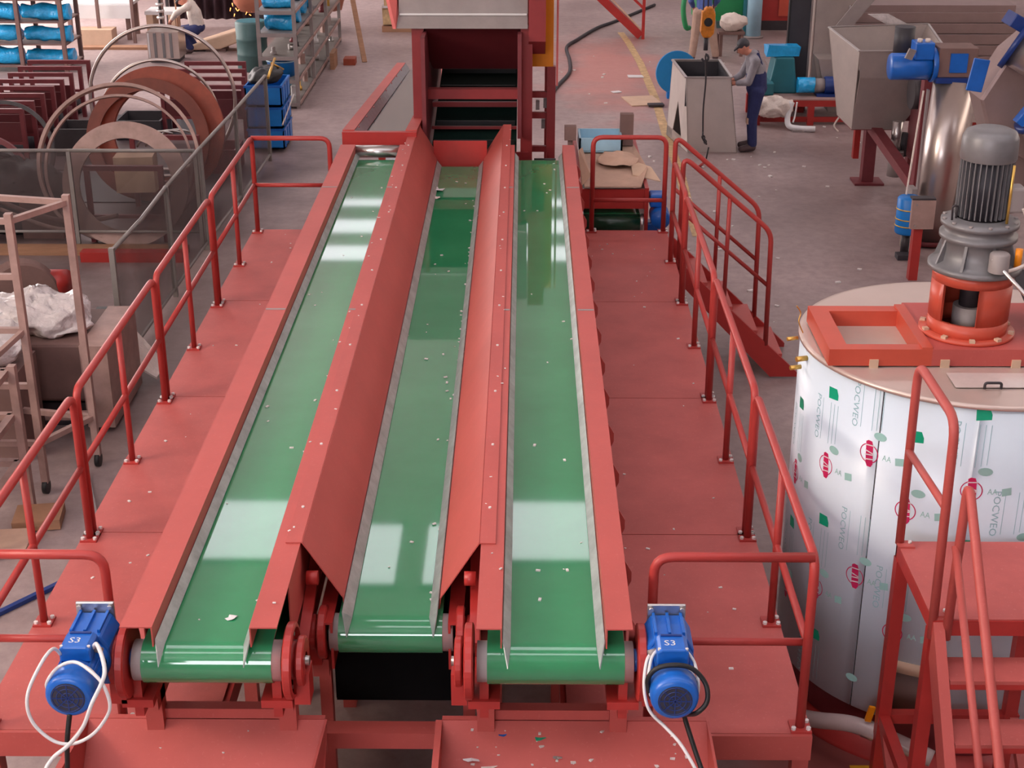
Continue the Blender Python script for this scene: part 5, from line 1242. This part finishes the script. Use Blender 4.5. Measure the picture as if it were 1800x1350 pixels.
for x in (-4.35, -3.76):
    for y in (24.42, 26.4, 28.4, 30.4): MB().bx(x - .03, x + .03, y - .03, y + .03, 0, 2.3).build('post', GREYP, r2)
lv2 = (.10, .48, .86, 1.24, 1.60)
for z in lv2:
    MB().bx(-4.36, -3.75, 24.4, 30.4, z - .02, z).build('shelf', FENCE, r2)
    MB().bx(-4.38, -3.73, 24.38, 24.41, z - .06, z).build('front_bar', GREYP, r2); MB().bx(-3.76, -3.73, 24.4, 30.4, z - .05, z).build('side_bar', FRAME, r2)
random.seed(3)
for li, z in ((4, 1.60), (3, 1.24)):
    for j in range(4):
        y = 24.75 + .75 * j
        m = MB().box((-4.05, y, z + .12), (.46, .55, .22)); bm_ = MB()
        bm_.tube([(-4.28 + .46 * t / 6, y, z + .125) for t in range(7)], .14, 14); lumpy(bm_, .06, li * 5 + j, 4)
        for v in bm_.v: v.z = max(v.z, z + .001)
        bm_.solo('wrapped_part', CYAN, 'blue wrapped part on the %s rack shelf, %s from the aisle end' % (('top', 'second')[4 - li], ordn[j]), 'wrapped part', group='blue wrapped parts on the parts rack')
ORD15 = ordn + ['ninth', 'tenth', 'eleventh', 'twelfth', 'thirteenth', 'fourteenth', 'fifteenth']
pm = [GREYP, STEEL, DARK, MAROON, WHITE, BRASS, PALEB, FRAME]
cnt = 0
for li, z in ((2, .86), (1, .48), (0, .10)):
    for j in range(15):
        y = 24.6 + .38 * j + random.uniform(-.05, .05); x = random.choice((-3.88, -4.0, -4.15)) if j > 1 else (-4.15 + .25 * j)
        if li == 1 and j < 3: continue
        a = random.uniform(.06, .12); h = random.uniform(.08, .2); m = MB(); t = random.random()
        if t < .4: m.box((x, y, z + h / 2), (a, a * 1.3, h), (0, 0, random.uniform(0, 1)))
        elif t < .75: m.lathe([(0, 0), (a * .6, 0), (a * .6, h * .4), (a * .35, h * .45), (a * .35, h), (0, h)], (x, y, z), (0, 0, 1), 12)
        else: m.cyl((x - a, y, z + .05), (x + a, y + .05, z + .05), .05, 10)
        m.solo('metal_part', pm[cnt % 8], '%s small part on the %s rack shelf, %s from the aisle end' % (('grey', 'bright', 'dark', 'maroon', 'white', 'brass', 'pale blue', 'dusty')[cnt % 8], ('bottom', 'second lowest', 'middle')[li], ORD15[j]), 'metal part', group='small parts on the %s shelf' % ('bottom', 'second lowest', 'middle')[li]); cnt += 1
tub = thing('blue_tub', 'round blue plastic tub at the aisle end of the parts rack', 'tub', (-4.05, 24.75, .48))
MB().lathe([(0, 0), (.20, 0), (.25, .26), (.265, .26), (.265, .245), (.255, .24), (.21, .02), (0, .02)], (-4.05, 24.78, .48), (0, 0, 1), 28).build('bowl', CRATE, tub); MB().hoop((-4.05, 24.78, .74), (0, 0, 1), .262, .012, 32, 6).build('rim', PALEB, tub)
MB().beam((-3.05, 28.3, .0), (-3.55, 29.8, 1.9), .09, .05).solo('timber_prop', WOOD, 'yellowish timber leaning against the end of the parts rack', 'timber')
solo_box('wood_block', RUST, 'brown block on the floor by the leaning timber', 'block', (-3.42, -3.2, 28.0, 28.3, 0, .12))
solo_box('wood_offcut', WOOD, 'pale wooden offcut leaning beside the brown block', 'offcut', (-3.62, -3.54, 27.6, 28.1, 0, .3))
bt = thing('wrapped_pallet', 'pallet with yellow sacks under clear film at the end of the aisle', 'pallet', (-2.6, 32, 0))
MB().bx(-3.0, -2.1, 31.5, 32.5, 0, .12).build('pallet_base', WOOD, bt)
for j, z in enumerate((.12, .52)): lumpy(MB().box((-2.55, 31.9, z + .2), (.82, .7, .36)), .06, j, 2).build('sack', YELL, bt)
MB().bx(-2.99, -2.11, 31.48, 32.48, .5, .54).build('film_layer', FILMB, bt)

# blue crates with black bag
for i in range(3):
    cr = thing('blue_crate', 'blue plastic crate, %s of the stack by the fence end' % ('bottom', 'middle', 'top')[i], 'crate', (-3.82, 21.95, .05 + .32 * i), 'stacked blue crates')
    z = .05 + .32 * i
    x0, x1, y0, y1 = -4.10, -3.56, 21.55, 22.35
    MB().bx(x0, x1, y0, y0 + .02, z, z + .30).build('wall', CRATE, cr); MB().bx(x0, x1, y1 - .02, y1, z, z + .30).build('wall', CRATE, cr)
    MB().bx(x0, x0 + .02, y0, y1, z, z + .30).build('wall', CRATE, cr); MB().bx(x1 - .02, x1, y0, y1, z, z + .30).build('wall', CRATE, cr); MB().bx(x0, x1, y0, y1, z, z + .02).build('bottom', CRATE, cr)
    MB().bx(x0 - .012, x1 + .012, y0 - .012, y0, z + .27, z + .30).build('rim', BLUE, cr); MB().bx(x1, x1 + .012, y0, y1, z + .27, z + .30).build('rim', BLUE, cr)
    for q in range(3): MB().bx(x1, x1 + .010, y0 + .1 + .22 * q, y0 + .13 + .22 * q, z, z + .27).build('rib', BLUE, cr)
crumple(MB().ball((-3.85, 21.9, 1.06), (.24, .3, .13), 36, 22), .07, 2, 1.0).solo('black_bag', BLACK, 'black plastic bag on top of the blue crates', 'bag')
MB().tube([(-3.70, 21.3, 1.16), (-3.72, 22.1, 1.28)], .02, 8).tube([(-3.74, 21.9, 1.25), (-3.62, 22.2, 1.1)], .018, 8).solo('wood_stick', BRASS, 'brass coloured pipe end lying on the fence corner by the crates', 'pipe')
MB().tube([(-3.55, 21.4, .45), (-3.5, 22.3, .7)], .012, 6).solo('thin_cord', SACK, 'pale stick leaning on the side of the blue crates', 'stick')

# far left work area
gd = thing('green_barrel', 'dark green steel barrel behind the parts rack', 'barrel', (-5.05, 27.6, 0))
MB().lathe([(0, .9), (.27, .9), (.29, .87), (.28, .6), (.29, .58), (.28, .56), (.28, .32), (.29, .3), (.28, .28), (.29, .02), (.28, 0), (0, 0)], (-5.05, 27.6, 0), (0, 0, 1), 28).build('shell', DTEAL, gd); MB().cyl((-5.05, 27.6, .9), (-5.05, 27.6, .905), .25, 24).build('lid', TEAL, gd)
bc = thing('steel_cabinet', 'small polished steel cabinet behind the tallest hoop', 'cabinet', (-6.85, 28.4, 0))
MB().bx(-7.15, -6.55, 28.2, 28.8, .08, .58).build('body', INOX, bc)
for x in (-7.02, -6.86, -6.72): MB().bx(x, x + .05, 28.18, 28.2, .10, .56).build('panel_rib', GREYM, bc)
MB().bx(-7.12, -6.58, 28.25, 28.75, 0, .08).build('plinth', DARK, bc); MB().bx(-7.13, -7.10, 28.18, 28.2, .1, .56).build('edge_strip', WHITE, bc)
be = thing('tan_log', 'long tan tapering beam lying behind the small steel cabinet', 'beam', (-6.0, 29.4, 0))
MB().prism([(-6.75, 29.3, .02), (-6.6, 29.3, .12), (-5.4, 29.3, .50), (-5.35, 29.3, .28), (-6.0, 29.3, .05)], (0, .5, 0)).build('trunk', TANB, be, bevel=.03); MB().bx(-6.3, -5.9, 29.35, 29.7, 0, .06).build('support', BROWN, be)
bo2 = thing('brown_boiler', 'big brown horizontal vessel in the far background', 'vessel', (-5.3, 31.5, 0))
MB().lathe([(0, -1.2), (.35, -1.18), (.52, -1.05), (.55, -.9), (.55, .9), (.52, 1.05), (0, 1.2)], (-4.9, 31.6, .95), (1, .1, 0), 32).build('shell', M('vessel_brown', (176, 110, 86), .5, var=.15), bo2)
for x in (-5.5, -4.3): MB().bx(x - .06, x + .06, 31.3, 31.9, 0, .55).build('saddle', DARK, bo2)
tb2 = thing('white_table', 'sunlit white covered table in the far work area', 'table', (-8.8, 31, 0))
MB().bx(-9.6, -8.0, 30.5, 31.4, .68, .74).build('top', WHITE, tb2); MB().bx(-9.6, -8.0, 30.46, 30.5, .45, .72).build('cloth_front', WHITE, tb2)
for (x, y) in ((-9.5, 30.6), (-8.1, 30.6), (-9.5, 31.3), (-8.1, 31.3)): MB().bx(x - .04, x + .04, y - .04, y + .04, 0, .68).build('leg', BROWN, tb2)
tb3 = thing('small_table', 'small white topped bench beside the sunlit table', 'table', (-7.6, 31.5, 0))
MB().bx(-7.9, -7.25, 31.2, 31.8, .40, .47).build('top', WHITE, tb3); MB().bx(-7.42, -7.28, 31.2, 31.7, 0, .40).build('leg', TANB, tb3); MB().bx(-7.88, -7.74, 31.2, 31.7, 0, .40).build('leg', TANB, tb3)
solo_box('pale_chest', TANB, 'pale wooden chest below the sunlit table', 'chest', (-9.0, -8.3, 30.0, 30.4, 0, .3))
solo_box('tan_plank', WOOD, 'tan plank on the floor before the sunlit table', 'plank', (-8.8, -7.4, 29.5, 29.75, 0, .05))
for i, x in enumerate((-9.4, -8.6, -7.9, -7.3)):
    solo_box('shed_post', BROWN, 'slim steel post at the far work area, %s from the blue rack' % ordn[i], 'post', (x - .03, x + .03, 30.2, 30.26, 0, 2.6), group='slim posts of the far work area')
dc = thing('dark_curtain', 'dark welding curtain behind the crouching welder', 'curtain', (-6.4, 32, 0))
m = MB()
vs = []; K = 60
for i in range(K + 1):
    x = -7.6 + 2.2 * i / K; y = 32.2 + .06 * sin(i * 1.1)
    vs += [(x, y, .15), (x, y, 2.4)]
m._add(vs, [(2 * i, 2 * i + 2, 2 * i + 3, 2 * i + 1) for i in range(K)], True); cu = m.build('cloth', M('curtain_dark', (58, 34, 44), .7, var=.3), dc); sm = cu.modifiers.new('t', 'SOLIDIFY'); sm.thickness = .008
MB().tube([(-7.7, 32.2, 2.42), (-5.3, 32.2, 2.42)], .03, 8).build('rail', DARK, dc)
for x in (-7.65, -5.35): MB().bx(x - .03, x + .03, 32.17, 32.23, 0, 2.42).build('post', DARK, dc)
SPARK = glow('sparks', (255, 170, 90), 14.0)
sp = MB(); random.seed(5)
for i in range(26):
    x = -5.85 + random.uniform(-.28, .28); z = random.uniform(.35, 1.15); y = 31.3
    sp.cap((x, y, z), (x + random.uniform(-.03, .03), y, z - random.uniform(.02, .06)), .010, .006)
so = sp.solo('welding_sparks', SPARK, 'orange sparks glowing in front of the dark curtain', 'sparks', kind='stuff')
ch = thing('spring_column', 'stacked bright spring rolls on a pole beside the small table', 'column', (-7.35, 30.2, 0))
MB().cyl((-7.28, 30.0, 0), (-7.28, 30.0, 1.5), .03, 10).build('pole', DARK, ch)
for k in range(7): MB().lathe([(.03, -.03), (.075, -.025), (.085, 0), (.075, .025), (.03, .03)], (-7.28, 30.0, .55 + .13 * k), (0, 0, 1), 18).build('roll', STEEL, ch)
lp = thing('arm_lamp', 'thin pole lamp with a bright shade beside the welder', 'lamp', (-6.8, 29.9, 0))
MB().tube([(-6.85, 29.6, 0), (-6.88, 29.6, 1.15)], .015, 8).build('pole', WOOD, lp); MB().cyl((-6.85, 29.6, 0), (-6.85, 29.6, .02), .12, 16).build('base', DARK, lp)
MB().cyl((-6.90, 29.6, 1.15), (-6.80, 29.55, 1.28), .05, 16, .14).build('shade', glow('lamp_shade', (255, 226, 190), 6.0), lp)

# ============================================================ near left: steel trolley frames, film, boxes
fr = thing('steel_trolley', 'tall dusty steel trolley frame beside the near walkway railing', 'trolley', (-4.2, 10.8, 0))
t = .055
P4 = [(-3.87, 10.65), (-3.58, 11.15), (-4.75, 10.65), (-4.75, 11.4)]
for (x, y) in P4: MB().bx(x - t / 2, x + t / 2, y - t / 2, y + t / 2, .1, 2.36).build('post', FRAME, fr)
for z in (2.30, 1.86, 1.42, .95, .45):
    MB().beam((P4[0][0], P4[0][1], z), (P4[2][0], P4[2][1], z), t * .8, t * .8).build('bar', FRAME, fr)
    if z > 2.2 or z < .6: MB().beam((P4[0][0], P4[0][1], z), (P4[1][0], P4[1][1], z), t * .8, t * .8).build('bar', FRAME, fr); MB().beam((P4[1][0], P4[1][1], z), (P4[3][0], P4[3][1], z), t * .8, t * .8).build('bar', FRAME, fr)
for (x, y) in P4: MB().cyl((x - .02, y, .06), (x + .02, y, .06), .06, 16).build('caster', BLACK, fr)
MB().beam((-3.87, 10.65, 1.42), (-4.3, 9.9, 1.1), t * .7, t * .7).build('brace', FRAME, fr)
fr2 = thing('steel_shelving', 'low dusty steel shelving frame at the near frame edge', 'shelving', (-4.2, 9.8, 0))
for (x, y) in ((-3.95, 9.55), (-4.7, 9.55), (-3.90, 10.35), (-4.7, 10.35)): MB().bx(x - .03, x + .03, y - .03, y + .03, 0, 1.25).build('post', FRAME, fr2)
for z in (1.22, .85, .45): 
    MB().bx(-3.98, -3.92, 9.55, 10.35, z - .05, z).build('bar', FRAME, fr2); MB().bx(-4.7, -3.95, 9.52, 9.58, z - .05, z).build('bar', FRAME, fr2); MB().bx(-4.7, -3.95, 10.32, 10.38, z - .05, z).build('bar', FRAME, fr2)
random.seed(11)
for k in range(7):
    x = -4.62 + .1 * k; l = random.uniform(.45, .7)
    MB().box((x, 9.95, .85 + .03), (.06, l, .05), (0, 0, random.uniform(-.1, .1))).solo('bar_offcut', (DARK, WOOD, FRAME, BROWN, RUST, GREYP, TANB)[k], '%s offcut bar on the middle shelf of the near shelving' % ('dark', 'wooden', 'dusty', 'brown', 'rusty', 'grey', 'tan')[k], 'bar', group='offcut bars on the near shelving')
MB().box((-3.98, 9.75, .04), (.5, .34, .06), (0, 0, .1)).solo('flat_carton', CARD, 'flat tan carton on the floor below the near shelving', 'carton')
MB().box((-3.78, 10.15, .05), (.36, .3, .08), (0, 0, .15)).solo('flat_carton', WOOD, 'brown carton on the floor behind the flat tan carton', 'carton')
MB().beam((-3.2, 9.4, .02), (-3.9, 8.5, .02), .04, .03).solo('floor_bar', DBLUE, 'thin blue grey bar lying on the floor by the shelving', 'bar')
MB().beam((-3.6, 10.9, .03), (-3.35, 10.2, .03), .03, .03).solo('floor_bar', GREYP, 'short grey bar lying on the floor before the brown machine', 'bar')
bx_ = thing('brown_machine', 'brown sheet metal machine body under the clear film bundle', 'machine', (-4.3, 12.4, 0))
MB().prism([(-4.75, 11.9, .25), (-3.85, 11.9, .25), (-3.82, 11.9, .80), (-4.75, 11.9, .80)], (0, .9, 0)).build('body', BROWN, bx_, bevel=.03)
MB().bx(-3.84, -3.60, 11.8, 12.8, .05, .82).build('side_panel', FRAME, bx_); MB().bx(-4.75, -3.85, 11.95, 12.75, 0, .22).build('base', DARK, bx_); MB().bx(-4.15, -3.75, 11.62, 11.70, .20, .26).build('foot_bar', FRAME, bx_)
fb = crumple(MB().ball((-4.35, 12.35, .92), (.50, .42, .20), 56, 34), .11, 5)
for v in fb.v: v.z = max(v.z, .805)
fb.solo('film_bundle', FILMB, 'crumpled clear film bundle on the brown machine', 'bundle')
fb = crumple(MB().ball((-4.55, 11.45, .98), (.38, .30, .16), 48, 28), .09, 3)
for v in fb.v: v.z = max(v.z, .80)
fb.solo('film_bundle', FILMB, 'second clear film bundle inside the tall trolley frame', 'bundle')
solo_box('bundle_stand', BROWN, 'brown crate under the film inside the trolley frame', 'crate', (-4.9, -4.2, 11.2, 11.75, 0, .80))
lumpy(MB().prism([(-3.95, 12.9, .35), (-3.45, 12.75, .10), (-3.42, 13.05, .12), (-3.9, 13.3, .55)], (0, 0, .02)), .03, 2, 3).solo('film_sheet', SACK, 'pale film sheet hanging behind the film bundle', 'sheet')
tp = thing('black_tripod', 'black post standing at the near end of the wire fence', 'post', (-3.95, 13.0, 0))
MB().bx(-4.02, -3.88, 12.95, 13.05, .02, .72).build('post', BLACK, tp); MB().bx(-4.08, -3.80, 12.9, 13.12, 0, .03).build('foot', BROWN, tp)
pu = thing('belt_pulley', 'brown pulley wheel with a dark red motor by the wire fence', 'pulley', (-5.0, 14.3, 0))
MB().lathe([(.06, -.10), (.34, -.10), (.36, -.08), (.33, 0), (.36, .08), (.34, .10), (.06, .10)], (-5.12, 14.2, .42), (.4, -1, 0), 40, smooth=False).build('wheel', BROWN, pu)
MB().lathe([(0, 0), (.13, 0), (.14, .03), (.14, .28), (0, .30)], (-4.98, 14.45, .46), (.9, -.3, .1), 22).build('motor_body', REDS, pu); MB().bx(-5.4, -4.6, 14.05, 14.6, 0, .08).build('base', DARK, pu); MB().beam((-5.0, 14.0, .06), (-4.5, 14.1, .28), .06, .06).build('brace', FRAME, pu)
for q in range(2): MB().bx(-5.18 + .2 * q, -5.1 + .2 * q, 14.15, 14.3, .08, .4).build('bearing_post', MAROON, pu)
dg_ = thing('dusty_stand', 'dusty steel stand with an angled top at the frame edge', 'stand', (-5.2, 12.6, 0))
for (x, y) in ((-5.3, 12.5), (-4.98, 12.5), (-4.98, 12.95), (-5.3, 12.95)): MB().bx(x - .03, x + .03, y - .03, y + .03, 0, 1.75).build('post', FRAME, dg_)
MB().prism([(-5.4, 12.4, 1.75), (-4.93, 12.4, 1.75), (-4.93, 13.0, 1.80), (-5.4, 13.0, 1.80)], (0, 0, .03)).build('top', FRAME, dg_); MB().beam((-5.0, 12.9, 1.8), (-4.9, 13.15, 2.02), .09, .03).build('tab', TANB, dg_)
for z in (.9, 1.3): MB().bx(-5.3, -4.98, 12.47, 12.53, z, z + .05).build('bar', FRAME, dg_)
# profiles lying under the front end of the walkway
for i, (mat, nm) in enumerate(((DARK, 'dark'), (GREYP, 'grey'), (WHITE, 'white'), (CHAR, 'charcoal'))):
    MB().beam((-2.62 + .075 * i, 4.6, .06), (-2.40 + .075 * i, 6.1, .06), .06, .05).solo('long_profile', mat, '%s long profile on the floor under the walkway corner' % nm, 'profile', group='profiles under the walkway corner')

# ============================================================ scraps on the belts
def flake(c, s, seed, mat, label, cat='scrap'):
    m = MB(); k = 9; vs = []; random.seed(seed)
    for i in range(k):
        a = 2 * pi * i / k; r_ = s * random.uniform(.45, 1.0); vs.append((c[0] + r_ * cos(a), c[1] + r_ * .8 * sin(a), c[2] + random.uniform(.002, s * .25)))
    vs.append((c[0], c[1], c[2] + s * .15))
    m._add(vs, [(i, (i + 1) % k, k) for i in range(k)])
    o = m.solo('plastic_scrap', mat, label, cat); q = o.modifiers.new('s', 'SOLIDIFY'); q.thickness = .002
    return o
flake((-1.31, 5.68, 1.981), .035, 1, WHITE, 'white plastic scrap lying on the fence-side belt near its drum')
flake((-.86 + .03, 13.45, 1.742), .09, 2, WHITE, 'white crumpled film at the far end of the lower middle belt')
flake((-.81, 13.2, 1.742), .06, 3, SACK, 'pale crumb pile on the far end of the lower middle belt')
flake((-.235, 5.595, 1.275), .055, 4, WHITE, 'white crumpled film at the corner of the scrap covered chute')
flake((-.15, 5.57, 1.25), .045, 5, SACK, 'pale crumbs beside the film on the scrap covered chute')
flake((.08, 5.66, 1.345), .035, 6, MARKG, 'small green plastic bit on the upper edge of the chute')
flake((.16, 5.60, 1.285), .04, 7, GREYP, 'grey film scrap on the upper part of the chute')
flake((-.09, 5.67, 1.355), .03, 8, BLUE, 'small blue plastic bit on the upper edge of the chute')
flake((.02, 5.50, 1.18), .04, 10, PALEB, 'pale blue film strip on the middle of the chute')
flake((-1.70, 5.38, 1.065), .035, 9, WHITE, 'white paper bit on the fence-side chute')
flake((-1.62, 5.95, 1.20), .03, 12, MARKG, 'green cap lying on the walkway under the fence-side drum')
def crumbs(label, region, z, nn, seed, s0=.004, s1=.012, edge=None):
    random.seed(seed); m = MB()
    for i in range(nn):
        x = random.uniform(region[0], region[1]); y = region[2] + (region[3] - region[2]) * random.random()
        if edge is not None and random.random() < .7: x = edge + random.gauss(0, .015)
        s = random.uniform(s0, s1); a = random.uniform(0, 3); zz = z(x, y) if callable(z) else z
        m.box((x, y, zz + s * .3), (s * 2, s * 1.2, s * .6), (0, 0, a))
    return m.solo('crumbs', CRUMB, label, 'debris', kind='stuff')
crumbs('tiny pale crumbs on the fence-side belt', (-1.54, -1.20, 5.6, 13.6), 1.98, 34, 1, edge=-1.205)
crumbs('tiny pale crumbs along the lower middle belt', (-.84, -.43, 6.2, 14.1), 1.742, 80, 2, edge=-.44)
crumbs('tiny pale crumbs on the belt by the tank side', (-.03, .33, 5.6, 13.6), 1.98, 18, 3)
crumbs('pale crumbs scattered on the fence-side walkway', (-2.5, -1.8, 6.0, 13.8), 1.2, 32, 4)
crumbs('pale crumbs scattered on the walkway by the tank', (.6, 1.28, 6.0, 13.8), 1.2, 30, 5)
crumbs('pale crumbs along the flange between middle and fence-side belt', (-1.17, -1.07, 5.5, 14.4), 2.104, 26, 6, .004, .008)
crumbs('pale crumbs along the flange between middle and tank-side belt', (-.20, -.10, 5.5, 14.4), 2.104, 20, 7, .004, .008)
crumbs('pale crumbs in the chute by the tank', (-.34, .8, 5.3, 5.7), lambda x, y: 1.40 + (y - 5.72) * 1.013 + .006, 60, 8)
crumbs('pale crumbs in the fence-side chute', (-1.95, -1.0, 5.3, 5.7), lambda x, y: 1.40 + (y - 5.72) * 1.013 + .006, 25, 9)
crumbs('pale litter scattered over the hall floor', (.6, 5.5, 14, 30), 0.0, 90, 10, .01, .035)

# dark goods stored between the ring cradles
random.seed(21)
for i in range(7):
    y = 24.05 - .5 * i
    MB().lathe([(0, 0), (.05, 0), (.06, .02), (.13, .02), (.14, .04), (.14, .72), (.13, .74), (.05, .74), (.05, .78), (0, .78)], (-8.02, y, .14), (1, 0, 0), 18).solo('spare_roller', (DARK, MAROON, CHAR)[i % 3], '%s roller lying between the maroon cradles by the blue rack, %s from the back' % (('dark', 'maroon', 'charcoal')[i % 3], ordn[i]), 'roller', group='rollers between the maroon cradles')
for i, (x, y, s, h, mt_, nm) in enumerate(((-6.6, 21.6, .6, .4, DARK, 'dark'), (-6.5, 18.6, .8, .35, MAROON, 'maroon'), (-5.9, 22.6, .7, .3, CHAR, 'charcoal'), (-4.35, 20.6, .6, .35, MAROON, 'wine red'), (-5.9, 17.6, .5, .45, BROWN, 'brown'), (-4.45, 18.2, .5, .3, DARK, 'black'))):
    bn = thing('scrap_bin', '%s open scrap bin standing among the steel rings' % nm, 'bin', (x, y, 0), 'scrap bins among the rings')
    for (a0, a1, b0, b1) in ((-s / 2, s / 2, -s / 2, -s / 2 + .03), (-s / 2, s / 2, s / 2 - .03, s / 2), (-s / 2, -s / 2 + .03, -s / 2 + .03, s / 2 - .03), (s / 2 - .03, s / 2, -s / 2 + .03, s / 2 - .03)):
        MB().bx(x + a0, x + a1, y + b0, y + b1, .02, h).build('wall', mt_, bn)
    MB().bx(x - s / 2, x + s / 2, y - s / 2, y + s / 2, 0, .02).build('bottom', mt_, bn)

for i, (x0, x1, y0, y1, mt_, nm) in enumerate(((-6.9, -4.15, 18.9, 20.3, DARK, 'dark oily'), (-6.7, -4.3, 20.5, 22.0, M('shade_brown', (74, 56, 56), .5, var=.25), 'brownish'), (-6.95, -5.0, 22.3, 23.9, CHAR, 'charcoal'), (-9.4, -7.0, 18.6, 20.5, DARK, 'black oily'))):  # dark sheets added to paint the shade on this floor
    MB().bx(x0, x1, y0, y1, 0, .012).solo('shade_sheet', mt_, '%s sheet added on the floor as painted shade beneath the rings' % nm, 'sheet', group='shade sheets under the rings')
